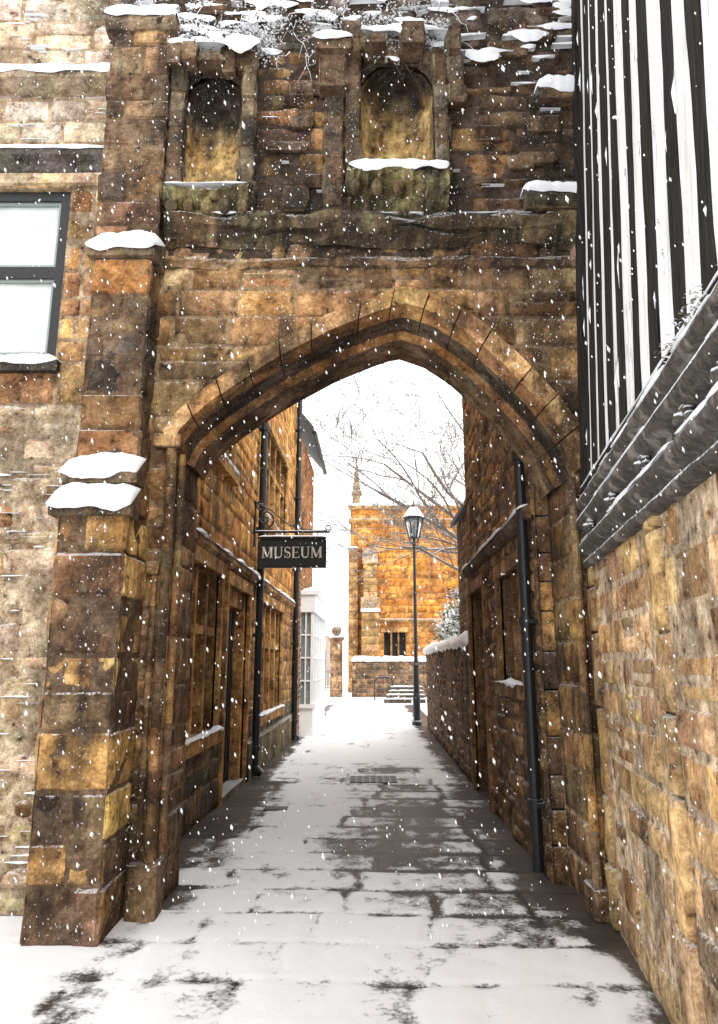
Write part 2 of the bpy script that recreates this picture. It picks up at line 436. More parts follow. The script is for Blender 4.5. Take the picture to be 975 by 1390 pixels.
# string courses
prof = [(0,4.76),(.05,4.78),(.10,4.83),(.08,4.86),(.13,4.90),(.15,4.94),(.13,4.975),(.04,5.02),(0,5.03)]
mc = MB()
extrude_profile(mc, GP, prof, -1.50, 2.0, .04, lambda s: vary(mixc((.21,.15,.09), (.19,.18,.09), .35+nz(s*2, 3)), .25), .006, 1, .12)
extrude_profile(mc, GP, [(0,4.58),(.03,4.59),(.05,4.62),(.02,4.66),(0,4.67)], -1.5, 2.0, .05, lambda s: vary((.36,.24,.14), .25), .006, 1, .045)
def pier(mbx, x0, x1, yf, yb, z0, z1, rh, colfn, split=.5, rough=.008, e=.012):
    n = max(1, round((z1-z0)/rh)); ws = [R.uniform(.7, 1.3) for _ in range(n)]; t = sum(ws); z = z0
    for i in range(n):
        za = z; zb = z + ws[i]*(z1-z0)/t; z = zb
        cuts = [x0, x1] if (x1-x0 < .3 or R.random() > split) else [x0, x0+(x1-x0)*R.uniform(.3,.7), x1]
        for a, c in zip(cuts, cuts[1:]):
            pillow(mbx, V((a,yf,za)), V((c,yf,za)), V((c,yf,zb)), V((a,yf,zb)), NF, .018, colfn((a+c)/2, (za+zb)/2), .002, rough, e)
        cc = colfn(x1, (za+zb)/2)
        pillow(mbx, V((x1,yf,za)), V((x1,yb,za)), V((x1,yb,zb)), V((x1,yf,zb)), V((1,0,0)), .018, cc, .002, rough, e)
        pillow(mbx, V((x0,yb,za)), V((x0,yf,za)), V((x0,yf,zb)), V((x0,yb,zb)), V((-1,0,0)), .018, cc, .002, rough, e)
    mm.box((x0+.012, yf+.012, z0), (x1-.012, yb, z1-.004), (.16, .11, .07))
dcol = lambda x, z: vary(mixc(R.choice(DK), (.26,.24,.14), .25), .32)
for (a, b2, z0, z1) in NI:
    pier(mc, a-.13, a-.005, YF-.09, YF, z0-.15, z1+.05, .25, dcol, rough=.022)
    pier(mc, b2+.005, b2+.12, YF-.09, YF, z0-.15, z1+.05, .25, dcol, rough=.022)
    w = (b2-a)/2; cx = (a+b2)/2; n = 18; zt = z1 - w*.9
    vs = []; cs = []; levels = [z0 + (zt-z0)*i/14 for i in range(15)] + [zt + w*.9*math.sin(math.pi/2*i/6) for i in range(1, 7)]
    for li, z in enumerate(levels):
        rr = w if z <= zt else w*math.sqrt(max(0, 1-((z-zt)/(w*.9))**2))*.999+.002
        row = int((z-z0)/.17)
        for i in range(n+1):
            t = math.pi*i/n
            vs.append(V((cx - rr*math.cos(t), YF + .02 + rr*math.sin(t) + .05*nz(i*.6, li*.8, a), z)))
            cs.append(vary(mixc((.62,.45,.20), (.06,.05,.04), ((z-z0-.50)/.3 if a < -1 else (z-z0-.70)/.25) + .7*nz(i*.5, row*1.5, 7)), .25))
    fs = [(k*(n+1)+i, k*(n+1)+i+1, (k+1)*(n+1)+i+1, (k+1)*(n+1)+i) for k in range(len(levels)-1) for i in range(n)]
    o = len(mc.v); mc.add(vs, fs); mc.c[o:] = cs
    mc.box((a, YF-.02, z0-.05), (b2, YF+.42, z0), (.5,.38,.17))
    for sgn in (-1, 1):
        pts = [V((cx+sgn*w, YF-.012, z1)), V((cx+sgn*w, YF-.012, zt))]
        pts += [V((cx+sgn*w*math.cos(math.pi/2*i/8), YF-.012-.012*(i % 2), zt+w*.9*math.sin(math.pi/2*i/8))) for i in range(1, 9)]
        mc.add(pts, [tuple(range(len(pts)))] , (.08,.06,.045))
    pr = [(0, z0-.40),(.04,z0-.37),(.05,z0-.32),(.12,z0-.24),(.10,z0-.20),(.17,z0-.12),(.19,z0-.05),(.16,z0),(0,z0+.01)]
    extrude_profile(mc, GP, pr, a-.11, b2+.10, .025, lambda s: vary((.27,.24,.12), .35), .012, 1, .12)
    for q in range(5):
        xx = a-.05 + (b2-a+.1)*q/4
        lathe(mc, (xx, YF-.12, z0-.24), [(0,0),(.035,.03),(.05,.08),(.03,.14),(0,.16)], 7, vary((.3,.25,.13)))
    x = a-.17
    while x < b2+.12:
        ww = R.uniform(.1,.2); pier(mc, x, x+ww, YF-R.uniform(.05,.24), YF, z1+R.uniform(-.03,.03), z1+R.uniform(.10,.30), .3, dcol, 0, .028, .03); x += ww+.003
for bx in [(-.33,-.10,6.10,6.40,.16), (-.36,-.05,6.40,6.50,.22), (.72,.86,6.0,6.45,.1), (1.45,1.95,6.02,6.12,.12), (1.28,2.0,5.02,5.16,.14), (-.60,-.42,5.04,5.27,.06), (-.28,-.12,5.1,6.1,.05)]:
    x0, x1, z0, z1, d = bx
    pier(mc, x0, x1, YF-d, YF, z0, z1, .3, dcol, .0, .018, .025)
# odd stones standing proud of the eroded upper face
for i in range(46):
    x = R.uniform(-1.45, 1.7); z = R.uniform(5.05, 7.2); ww = R.uniform(.12, .34); hh = R.uniform(.07, .16)
    if any(a-.2 < x+ww and x < b2+.15 and c-.45 < z+hh and z < d+.1 for a, b2, c, d in NI): continue
    cc = vary(mixc(R.choice(DK), R.choice(BR), .3 if x < .7 else .6), .3)
    pier(mc, x, x+ww, YF-R.uniform(.03,.07), YF, z, z+hh, .3, lambda a_, b_: cc, 0, .016, .025)
pc = lambda x, z: vary(mixc(R.choice(DK), R.choice(BR), .3 if R.random() < .75 else .9), .3)
pier(mc, -2.02, -1.53, 5.36, YF+.1, 4.66, 6.66, .22, pc, .6, .018, .02)
extrude_profile(mc, lambda s, z, d: V((s, 5.36-d, z)), [(-.1,6.6),(.03,6.62),(.06,6.68),(.06,6.74),(-.1,6.76)], -2.06, -1.49, .04, lambda s: vary((.25,.19,.13)), .006, 1, .02)
bc1 = lambda x, z: vary(mixc(R.choice(DK), R.choice(OR), .2 + .8*nz(x*2, z*1.4)), .28)
bc2 = lambda x, z: vary(mixc(R.choice(OR), (.68,.47,.19), .6) if R.random() > .25 else mixc(R.choice(BR), DK[1], .4), .24)
pier(mc, -1.97, -1.53, 5.24, 5.62, 2.95, 4.52, .27, bc1, .3, .016, .018)
pier(mc, -1.96, -1.50, 4.98, 5.62, 0, 2.56, .29, bc2, .35, .015, .022)
def wedge(mbx, x0, x1, y0, y1, z0, z1, col):
    mbx.add([V((x0,y0,z0)),V((x1,y0,z0)),V((x1,y1,z0)),V((x0,y1,z0)),V((x0,y1,z1)),V((x1,y1,z1)),
             V((x0,y0,z0-.07)),V((x1,y0,z0-.07)),V((x1,y1,z0-.07)),V((x0,y1,z0-.07))],
            [(0,1,5,4),(1,2,5),(0,4,3),(6,7,1,0),(7,8,2,1),(9,6,0,3),(6,9,8,7)], col)
wedge(mc, -2.00, -1.50, 5.20, 5.5, 4.59, 4.76, (.25,.19,.12))
wedge(mc, -1.99, -1.48, 5.05, 5.24, 2.84, 2.98, (.25,.19,.12))
wedge(mc, -2.0, -1.47, 4.93, 5.12, 2.60, 2.74, (.25,.19,.12))
pier(mc, -1.965, -1.51, 5.09, 5.62, 2.6, 2.84, .24, bc1, .0)
tc = lambda: vary(mixc((.48,.29,.12), (.20,.14,.09), R.random()), .22)
for (x, y, r, z0, z1) in [(-1.36,5.47,.035,.35,3.12),(-1.43,5.465,.022,.45,2.2),(-1.30,5.56,.028,.4,3.1),(1.53,5.47,.03,.2,2.95)]:
    z = z0
    while z < z1-.05:
        h = min(R.uniform(.22,.5), z1-z)
        k = max(2, int(h/.06)); tube(mc, [V((x+.004*nz(z+q*.1,1),y+.004*nz(z+q*.1,9),z+(h-.004)*q/k)) for q in range(k+1)], [r*(1+.18*nz((z+q*.08)*6, x*9)) for q in range(k+1)], 10, tc())
        z += h
pier(mc, -1.49, -1.40, 5.43, YF, 2.2, 2.30, .1, lambda x, z: vary((.45,.3,.14)), 0)
pier(mc, -1.49, -1.29, 5.42, 5.7, 3.12, 3.23, .12, lambda x, z: vary((.42,.27,.12)), 0)
pier(mc, -1.49, -1.29, 5.42, 5.7, 0, .35, .35, lambda x, z: vary((.3,.2,.12)), 0)
pier(mc, 1.50, 1.60, 5.43, 5.7, 0, .2, .2, lambda x, z: vary((.3,.2,.12)), 0)
mb.obj("facade_stones", M_stone, gate, True)
mm2.obj("rear_face", M_alley, gate)
mm.obj("mortar", M_mortar, gate)
mc.obj("carved_stonework", M_stone, gate)
# snow on gateway
sn = MB()
Y = V((0, 1, 0))
snow(sn, V((-2.01,5.19,4.60)), V((-1.50,5.19,4.60)), Y*.3, .10, .15, droop=.025, seg=.025)
snow(sn, V((-2.0,5.04,2.84)), V((-1.475,5.04,2.84)), Y*.2, .08, .14, seg=.025, droop=.03)
snow(sn, V((-2.01,4.92,2.60)), V((-1.465,4.92,2.60)), Y*.2, .08, .14, seg=.025, droop=.03)
snow(sn, V((-2.07,5.30,6.75)), V((-1.48,5.30,6.75)), Y*.22, .09, seg=.025)
snow(sn, V((-1.50,YF-.17,5.205)), V((-.86,YF-.17,5.205)), Y*.2, .045, seg=.02, patch=1.5)
snow(sn, V((-.08,YF-.18,5.365)), V((.70,YF-.18,5.365)), Y*.22, .06, seg=.02, droop=.03)
snow(sn, V((-1.55,YF-.16,6.50)), V((-.8,YF-.16,6.50)), Y*.2, .09, seg=.02, droop=.06, patch=2)
snow(sn, V((-.13,YF-.16,6.62)), V((.74,YF-.16,6.62)), Y*.2, .10, seg=.02, droop=.06, patch=2)
snow(sn, V((-.37,YF-.22,6.50)), V((-.05,YF-.22,6.50)), Y*.22, .07, seg=.025)
snow(sn, V((1.43,YF-.13,6.12)), V((2.0,YF-.13,6.12)), Y*.14, .12, seg=.025, droop=.04)
snow(sn, V((1.27,YF-.15,5.17)), V((2.0,YF-.15,5.17)), Y*.16, .08, seg=.025, droop=.03)
snow(sn, V((.7,YF-.11,6.46)), V((.87,YF-.11,6.46)), Y*.11, .04)
for i in range(110):
    x = R.uniform(-1.9, 1.7); z = R.uniform(6.45, 7.4); L = R.uniform(.06, .35)
    snow(sn, V((x,YF-.05,z)), V((x+L,YF-.05,z+R.uniform(-.03,.03))), Y*.06, R.uniform(.02,.06), patch=2, droop=.04, seg=.025)
for i in range(30):
    x = R.uniform(-1.3, 1.7); z = R.uniform(5.05, 6.5); L = R.uniform(.05, .2)
    if any(a-.1 < x < b2+.1 or a-.1 < x+L < b2+.1 for a, b2, _, _ in NI): continue
    snow(sn, V((x,YF-.02,z)), V((x+L,YF-.02,z)), Y*.03, R.uniform(.006,.014), patch=2.5, droop=.006, seg=.02)
for i in range(14):
    x = R.uniform(-1.4, 1.7); L = R.uniform(.05, .3)
    snow(sn, V((x,YF-.09,5.0)), V((x+L,YF-.09,5.0)), Y*.08, R.uniform(.008,.02), .02, patch=2, droop=.01, seg=.02)
snow(sn, V((-2.0,YF-.02,7.92)), V((2.2,YF-.02,7.92)), Y*.82, .12)
sn.obj("snow_on_ledges", M_snow, gate, True)

# dead creeper laden with snow on the gateway head
iv = MB()
def leaves(mbx, cx, cy, cz, rx, ry, rz, n, size, psnow, gcol=(.05,.065,.025)):
    for _ in range(n):
        while True:
            q = V((R.uniform(-1,1), R.uniform(-1,1), R.uniform(-1,1)))
            if q.length < 1: break
        p = V((cx+q.x*rx, cy+q.y*ry, cz+q.z*rz))
        white = R.random() < psnow*(1 + .9*q.z)
        s = size*R.uniform(.5, 1.3)
        u = V((R.uniform(-1,1), R.uniform(-1,1), R.uniform(-.4,.4))).normalized()
        w = u.cross(V((R.uniform(-.5,.5), R.uniform(-.5,.5), 1))).normalized()
        c = vary((.84,.86,.89), .03, .01) if white else vary(gcol, .5)
        mbx.add([p-u*s, p-w*s*.55, p+u*s, p+w*s*.55+ZA*s*.3], [(0,1,2,3)], c)
def tufts(n, xr, zr, sz, ps):
    for i in range(n):
        x = R.uniform(*xr); z = R.uniform(*zr) + .12*nz(x*1.7, 2)
        leaves(iv, x, YF-.07, z, R.uniform(.04,.15), .05, R.uniform(.015,.07), 30, sz, ps, (.09,.07,.035))
tufts(95, (-1.95,.75), (6.52,6.85), .013, .85)
tufts(45, (-1.6,-.7), (6.35,6.7), .012, .7)
tufts(30, (-.2,.75), (6.45,6.75), .012, .8)
tufts(60, (-1.9,.9), (6.8,7.3), .014, .75)
for i in range(150):
    x = R.uniform(-1.9, .85); z = R.uniform(6.4, 7.0); p = V((x, YF-.05, z)); pts = [p]
    dx = R.uniform(-.04,.04)
    for k in range(5):
        p = p + V((dx + R.uniform(-.04,.04), R.uniform(-.012,.006), R.uniform(-.07,.02)-.010*k)); p.y = min(p.y, YF-.03); pts.append(p)
    r = R.uniform(.35, .75)
    tube(iv, pts, [.006*r,.006*r,.005*r,.004*r,.003*r,.001], 4, (.80,.82,.85) if R.random() < .4 else (.08,.06,.04))
iv.obj("ivy", M_leaf)

# ================================================================== COTTAGE (left, with sash window)
cot = empty("stone_cottage")
CY = 5.60
CP = lambda s, z, d: V((s, CY-d, z))
wx0, wx1, wz0, wz1 = -3.35, -2.33, 3.84, 5.34
def cot_col(s, z):
    if z > 5.5: c = mixc(R.choice(TAN), (.62,.57,.48), .55)
    elif z > 3.5: c = mixc(R.choice(OR), R.choice(TAN), .4)
    else: c = mixc(R.choice(TAN), (.66,.56,.39), .65) if R.random() > .2 else R.choice(BR)
    return vary(c, .3)
mb = MB(); mm = MB()
masonry(mb, mm, CP, NF, -5.2, -1.96, 0, 3.5, (.10,.22), (.11,.42), [], cot_col, rough=.022, jit=.09, e=.03, gap=.010, mcol=(.52,.43,.30))
masonry(mb, mm, CP, NF, -5.2, -1.96, 3.5, 8.0, (.16,.30), (.25,.6), [(K(wx0),K(wx1),wz0,wz1)], cot_col, jit=.018, rough=.012, mcol=(.42,.33,.22), gap=.005)
reveal(mm, CP, wx0, wx1, wz0, wz1, .16, (.45,.35,.2))
hood = [(0,5.46),(.04,5.48),(.06,5.53),(.12,5.57),(.12,5.62),(0,5.66)]
mj = MB()
extrude_profile(mj, CP, [(0,5.36),(.03,5.37),(.03,5.46),(0,5.47)], -5.2, -2.02, .1, lambda s: vary((.56,.46,.3)), .003, 1, .01)
extrude_profile(mj, CP, hood, -5.2, -2.03, .1, lambda s: vary((.11,.10,.09)), .003, 1, .01)
extrude_profile(mj, CP, [(0,6.2),(.06,6.23),(.12,6.30),(.12,6.36),(0,6.38)], -5.2, -1.98, .1, lambda s: vary((.34,.28,.2)), .004, 1, .02)
pbox(mj, CP, wx0-.05, wx1+.05, wz0-.09, wz0-.003, -.1, .07, (.06,.05,.045))
mb.obj("stones", M_pale, cot, True); mm.obj("mortar", M_mortar, cot); mj.obj("mouldings", M_pale, cot)
mf = MB()
fw = .085
pbox(mf, CP, wx0+.005, wx0+fw, wz0+.005, wz1-.005, -.12, -.05); pbox(mf, CP, wx1-fw, wx1-.005, wz0+.005, wz1-.005, -.12, -.05)
pbox(mf, CP, wx0+fw, wx1-fw, wz1-fw, wz1-.005, -.12, -.052); pbox(mf, CP, wx0+fw, wx1-fw, wz0+.005, wz0+fw, -.12, -.052)
zc = 4.62
pbox(mf, CP, wx0+fw, wx1-fw, zc-.05, zc+.05, -.12, -.056)
mf.obj("window_frame", M_iron, cot)
mf = MB()
for za, zb in ((wz0+fw, zc-.05), (zc+.05, wz1-fw)):
    xa, xb = wx0+fw, wx1-fw; g = .026
    pbox(mf, CP, xa, xa+g, za, zb, -.11, -.075); pbox(mf, CP, xb-g, xb, za, zb, -.11, -.075)
    pbox(mf, CP, xa+g, xb-g, za, za+g, -.11, -.075); pbox(mf, CP, xa+g, xb-g, zb-g, zb, -.11, -.075)
mf.obj("sash_beading", simple("grey_green_paint", (.22,.26,.24), .5, 9, .1), cot)
mg = MB(); pbox(mg, CP, wx0, wx1, wz0, wz1, -.15, -.105); mg.obj("window_glass", M_glassl, cot)
mk = MB(); mk.box((-5.2, CY+.2, 0), (-2.0, 9.5, 7.98)); mk.obj("core", M_core, cot)
sn = MB()
snow(sn, V((-5.2,CY-.12,5.625)), V((-2.03,CY-.12,5.625)), Y*.12, .035, .03, droop=.006)
snow(sn, V((-5.2,CY-.12,6.365)), V((-1.99,CY-.12,6.365)), Y*.12, .07, .02, droop=.02)
snow(sn, V((wx0-.05,CY-.07,wz0-.002)), V((wx1+.05,CY-.07,wz0-.002)), Y*.16, .05)
for i in range(90):
    x = R.uniform(-3.2,-2.05); z = R.uniform(.3,3.5) if R.random() < .6 else R.uniform(5.7,7.6); L = R.uniform(.05,.22)
    snow(sn, V((x,CY-.014,z)), V((x+L,CY-.014,z)), Y*.03, R.uniform(.008,.02), patch=2, droop=.005, seg=.02)
sn.obj("snow_on_ledges", M_snow, cot, True)

# ================================================================== ALLEY: MUSEUM BUILDING (left)
SL = .0207
mus = empty("museum_building")
MPx = lambda s, z, d: V((-1.82 + SL*s + d, s, z))
NX = V((1, -SL, 0)).normalized()
def mus_col(s, z):
    if z > 2.9: return vary(mixc(R.choice(OR), (.72,.34,.07), .45), .22)
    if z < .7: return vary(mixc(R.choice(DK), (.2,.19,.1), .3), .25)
    return vary(mixc(R.choice(OR), R.choice(BR), .4), .28)
mus_ops = [(7.55,9.15,.88,2.6),(9.65,11.25,0.0,2.55),(12.5,15.3,.82,2.55),(12.5,15.6,3.95,5.5),(7.6,9.6,3.95,5.5)]
mb = MB(); mm = MB()
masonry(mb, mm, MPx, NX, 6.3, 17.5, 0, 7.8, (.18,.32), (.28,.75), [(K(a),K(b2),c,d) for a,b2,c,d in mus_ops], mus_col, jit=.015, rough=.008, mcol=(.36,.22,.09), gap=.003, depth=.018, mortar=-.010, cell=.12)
EP = lambda s, z, d: V((s, 17.5+d, z))
masonry(mb, mm, EP, Y, -5, -1.46, 0, 7.8, (.2,.3), (.3,.6), [], mus_col, cell=.3)
md = MB(); mgl = MB(); mw = MB()
for (a, b2, c, d) in mus_ops:
    reveal(mm, MPx, a, b2, c, d, .3, (.36,.22,.09))
    sc = lambda: vary((.52,.30,.11), .15)
    t = .13
    for (sa, sb) in ((a-t, a), (b2, b2+t)):
        z = c
        while z < d-.02:
            h = min(R.uniform(.25,.5), d-z); pbox(md, MPx, sa, sb, z+.002, z+h-.002, -.03, .032+R.uniform(0,.006), sc()); z += h
    pbox(md, MPx, a-t-.03, b2+t+.03, d, d+.15, -.03, .05, sc())
    if c > 0:
        pbox(md, MPx, a-t-.04, b2+t+.04, c-.14, c, -.03, .08, sc())
        nm = 4 if b2-a > 2 else 3
        for i in range(1, nm):
            s = a+(b2-a)*i/nm; pbox(md, MPx, s-.05, s+.05, c, d, -.2, -.02, sc())
        if d-c > 1.3: pbox(md, MPx, a, b2, c+(d-c)*.62-.045, c+(d-c)*.62+.045, -.19, -.03, sc())
        pbox(mgl, MPx, a, b2, c, d, -.28, -.22)
        for i in range(nm):
            for k in range(1, 3):
                s = a+(b2-a)*(i+k/3)/nm; pbox(mw, MPx, s-.006, s+.006, c, d, -.222, -.205)
        for k in range(1, 7):
            z = c+(d-c)*k/7; pbox(mw, MPx, a, b2, z-.006, z+.006, -.222, -.207)
    else:
        pbox(md, MPx, a, a+.16, c, d, -.25, -.03, sc()); pbox(md, MPx, b2-.16, b2, c, d, -.25, -.03, sc())
        pbox(md, MPx, a+.16, b2-.16, d-.22, d, -.25, -.05, sc())
        pbox(mw, MPx, a+.16, b2-.16, 0.08, d-.22, -.28, -.16)
        for k in range(1, 8):
            s = a+.16+(b2-a-.32)*k/8; pbox(mw, MPx, s-.012, s+.012, .1, d-.24, -.16, -.145)
        pbox(md, MPx, a, b2, 0, .08, -.28, .03, (.2,.18,.15))
extrude_profile(md, MPx, [(0,2.74),(.04,2.76),(.08,2.80),(.08,2.86),(0,2.90)], 6.3, 17.5, .2, lambda s: vary((.42,.25,.11)), .004, 1, .02)
extrude_profile(md, MPx, [(0,.55),(.05,.5),(.05,0)], 11.4, 17.5, .3, lambda s: vary((.2,.17,.1)), .004)
mb.obj("stones", M_alley, mus, True); mm.obj("mortar", M_mortar, mus); md.obj("dressed_stone", M_alley, mus)
mgl.obj("window_glass", M_glassd, mus); mw.obj("glazing_bars_and_door", M_iron, mus)
mk = MB(); mk.hexa([V((-5,6.35,0)),V((-1.98,6.35,0)),V((-1.78,17.4,0)),V((-5,17.4,0)),V((-5,6.35,7.8)),V((-1.98,6.35,7.8)),V((-1.78,17.4,7.8)),V((-5,17.4,7.8))])
mk.obj("core", M_core, mus)
mr = MB(); mr.add([V((-1.55,6.4,7.72)),V((-1.30,17.7,7.72)),V((-5,17.7,11)),V((-5,6.4,11)),V((-1.55,6.4,7.82)),V((-1.30,17.7,7.82)),V((-5,17.7,11.1)),V((-5,6.4,11.1))],
                  [(0,1,2,3),(7,6,5,4),(0,4,5,1),(1,5,6,2),(2,6,7,3),(3,7,4,0)]); mr.obj("roof", M_slate, mus)
mp = MB()
def pipe(mbx, P, s, z0, z1, r=.045, d=.08):
    tube(mbx, [P(s,z0,d), P(s,z1,d)], r, 10)
    z = z0+.35
    while z < z1:
        tube(mbx, [P(s,z,d), P(s,z+.06,d)], r*1.35, 10)
        pbox(mbx, P, s-.08, s+.08, z+.012, z+.045, -.01, d-.02); z += 1.6
    tube(mbx, [P(s,z0+.12,d), P(s,z0+.02,d+.1)], r, 10)
pipe(mp, MPx, 11.85, .03, 7.6, .055); pipe(mp, MPx, 17.2, .03, 7.6, .055, .1)
pbox(mp, MPx, 11.72, 11.98, 6.0, 6.25, .02, .2)
mp.obj("downpipes", M_iron, mus)
sn = MB()
snow(sn, MPx(6.35,2.865,.085), MPx(17.5,2.865,.085), V((-.085,0,0)), .05, .03, droop=.012, patch=2)
for (a, b2, c, d) in mus_ops:
    if c > 0: snow(sn, MPx(a-.15,c,.08), MPx(b2+.15,c,.08), V((-.1,0,0)), .03, patch=2)
sn.obj("snow_on_ledges", M_snow, mus, True)

# museum hanging sign
sg = empty("museum_hanging_sign")
SY = 11.6; sx0, sx1, sz0, sz1 = -1.50, -.50, 3.0, 3.42
ms = MB()
ms.box((sx0,SY-.018,sz0), (sx1,SY+.018,sz1))
ms.obj("board", simple("sign_board_paint", (.018,.022,.024), .45, 12, .3, .1), sg)
ms = MB()
for a, b2 in (((sx0-.01,SY-.03,sz0-.02),(sx1+.01,SY+.03,sz0+.012)), ((sx0-.01,SY-.03,sz1-.012),(sx1+.01,SY+.03,sz1+.02)),
              ((sx0-.012,SY-.03,sz0+.012),(sx0+.018,SY+.03,sz1-.012)), ((sx1-.018,SY-.03,sz0+.012),(sx1+.012,SY+.03,sz1-.012))):
    ms.box(a, b2)
bz = 3.52; wx = -1.575
tube(ms, [V((wx,SY,bz)), V((sx1+.06,SY,bz))], .016, 8)
for x in (sx0+.12, sx1-.12): tube(ms, [V((x,SY,bz)), V((x,SY,sz1+.01))], .009, 6)
ms.box((wx-.01,SY-.03,3.30), (wx+.02,SY+.03,4.0))
def spiral(c, r0, turns, a0, dirn, r1=.02, n=28):
    return [V((c[0]+ (r0+(r1-r0)*i/n)*math.cos(a0+dirn*turns*2*math.pi*i/n), SY, c[1]+(r0+(r1-r0)*i/n)*math.sin(a0+dirn*turns*2*math.pi*i/n))) for i in range(n+1)]
tube(ms, spiral((wx+.16,bz+.2), .15, 1.5, -math.pi/2, 1), .014, 6)
tube(ms, spiral((wx+.09,bz+.40), .075, 1.3, math.pi/2, 1), .012, 6)
tube(ms, [V((wx+.02,SY,bz+.45)), V((wx+.25,SY,bz+.33)), V((wx+.5,SY,bz+.12)), V((wx+.8,SY,bz+.03)), V((sx1+.02,SY,bz+.02))], .012, 6)
tube(ms, spiral((sx1+.03,bz+.06), .055, 1.2, -math.pi/2, 1), .010, 6)
tube(ms, spiral((wx+.62,bz+.085), .05, 1.2, -math.pi/2, 1), .009, 6)
ms.obj("wrought_iron_bracket", M_iron, sg)
lt = MB(); dep = [0]
def stroke(x0, y0, x1, y1, w, ox, oy, s, w2=None):
    dep[0] += .00025; d = V((x1-x0, 0, y1-y0)).normalized(); n = V((-d.z, 0, d.x)); w2 = w2 or w
    a = V((ox+x0*s, SY-.0205-dep[0], oy+y0*s)); c = V((ox+x1*s, SY-.0205-dep[0], oy+y1*s))
    lt.add([a-n*w*s/2, c-n*w2*s/2, c+n*w2*s/2, a+n*w*s/2], [(0,1,2,3)])
def letter(ch, ox, oy, s):
    T, t = .17, .075
    S = lambda *a: stroke(*a[:5], ox, oy, s, *(a[5:]))
    if ch == 'M':
        S(.12,0,.12,1,t); S(.14,1,.5,.08,T); S(.5,.08,.86,1,t); S(.86,0,.86,1,T)
        S(0,.025,.26,.025,.05); S(.7,.025,1.0,.025,.05); S(0,.975,.2,.975,.05); S(.8,.975,1.0,.975,.05); return 1.1
    if ch == 'U':
        S(.14,1,.14,.35,T); S(.68,1,.68,.35,t)
        pts = [(.14+.27*(1-math.cos(math.pi*i/10)), .35-.33*math.sin(math.pi*i/10)) for i in range(11)]
        for i in range(10): S(*pts[i], *pts[i+1], T+(t-T)*i/10, T+(t-T)*(i+1)/10)
        S(0,.975,.3,.975,.05); S(.56,.975,.82,.975,.05); return .92
    if ch == 'E':
        S(.14,0,.14,1,T); S(.1,.975,.62,.975,.055); S(.1,.5,.5,.5,.05); S(.1,.025,.66,.025,.055)
        S(.61,1,.61,.8,.05); S(.65,0,.65,.22,.05); S(.5,.6,.5,.4,.045); S(0,.02,.1,.02,.045); S(0,.98,.1,.98,.045); return .80
    if ch == 'S':
        pts = []
        for i in range(11): a = math.radians(20+ 250*i/10); pts.append((.30+.23*math.cos(a), .74+.24*math.sin(a)))
        q = []
        for i in range(11): a = math.radians(110 - 270*i/10); q.append((.30+.25*math.cos(a), .26+.25*math.sin(a)))
        pp = pts[:10] + q[1:]
        for i in range(len(pp)-1):
            w = .07 + .09*math.exp(-((i-9.5)/3.5)**2); S(*pp[i], *pp[i+1], w)
        S(.52,.98,.52,.74,.04); S(.06,.02,.06,.28,.04); return .70
s = .165; wtot = (sum({'M':1.1,'U':.92,'S':.70,'E':.80}[c] for c in "MUSEUM")-.08)*s
ox = (sx0+sx1)/2 - wtot/2
for ch in "MUSEUM": ox += letter(ch, ox, (sz0+sz1)/2 - s/2, s)*s
lt.obj("lettering", simple("cream_lettering", (.62,.60,.52), .6, 30, .1), sg)
sn = MB(); snow(sn, V((sx0-.01,SY-.03,sz1+.02)), V((sx1+.01,SY-.03,sz1+.02)), Y*.06, .03, droop=.0)
snow(sn, V((wx,SY-.012,bz+.012)), V((sx1,SY-.012,bz+.012)), Y*.024, .014, droop=0); sn.obj("snow_on_sign", M_snow, sg, True)

# ================================================================== ALLEY: right stone house
hs = empty("stone_house")
HPx = lambda s, z, d: V((1.30 + SL*s - d, s, z))
NH = V((-1, SL, 0)).normalized()
def hs_col(s, z):
    c = mixc(R.choice(BR), R.choice(OR), .45 if z > 2.85 else .12)
    if R.random() < .3: c = mixc(c, R.choice(DK), .6)
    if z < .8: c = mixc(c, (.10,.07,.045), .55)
    return vary(c, .35)
hops = [(6.95,8.2,1.42,2.45),(9.35,10.75,0,2.5)]
mb = MB(); mm = MB(); md = MB(); mgl = MB(); mw = MB()
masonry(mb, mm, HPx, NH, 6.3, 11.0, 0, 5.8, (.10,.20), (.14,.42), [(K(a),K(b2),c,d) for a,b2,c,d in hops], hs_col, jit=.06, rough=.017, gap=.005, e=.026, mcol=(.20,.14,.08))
EH = lambda s, z, d: V((s, 11.0+d, z))
masonry(mb, mm, EH, Y, 1.53, 6, 0, 5.8, (.15,.2), (.2,.4), [], hs_col, cell=.3)
z = 0
while z < 5.75:
    h = min(R.uniform(.22,.36), 5.8-z)
    pillow(mb, V((1.44,6.31,z)), V((1.80,6.31,z)), V((1.80,6.31,z+h)), V((1.44,6.31,z+h)), NF, .02, hs_col(0, z), .003, .006, .014); z += h
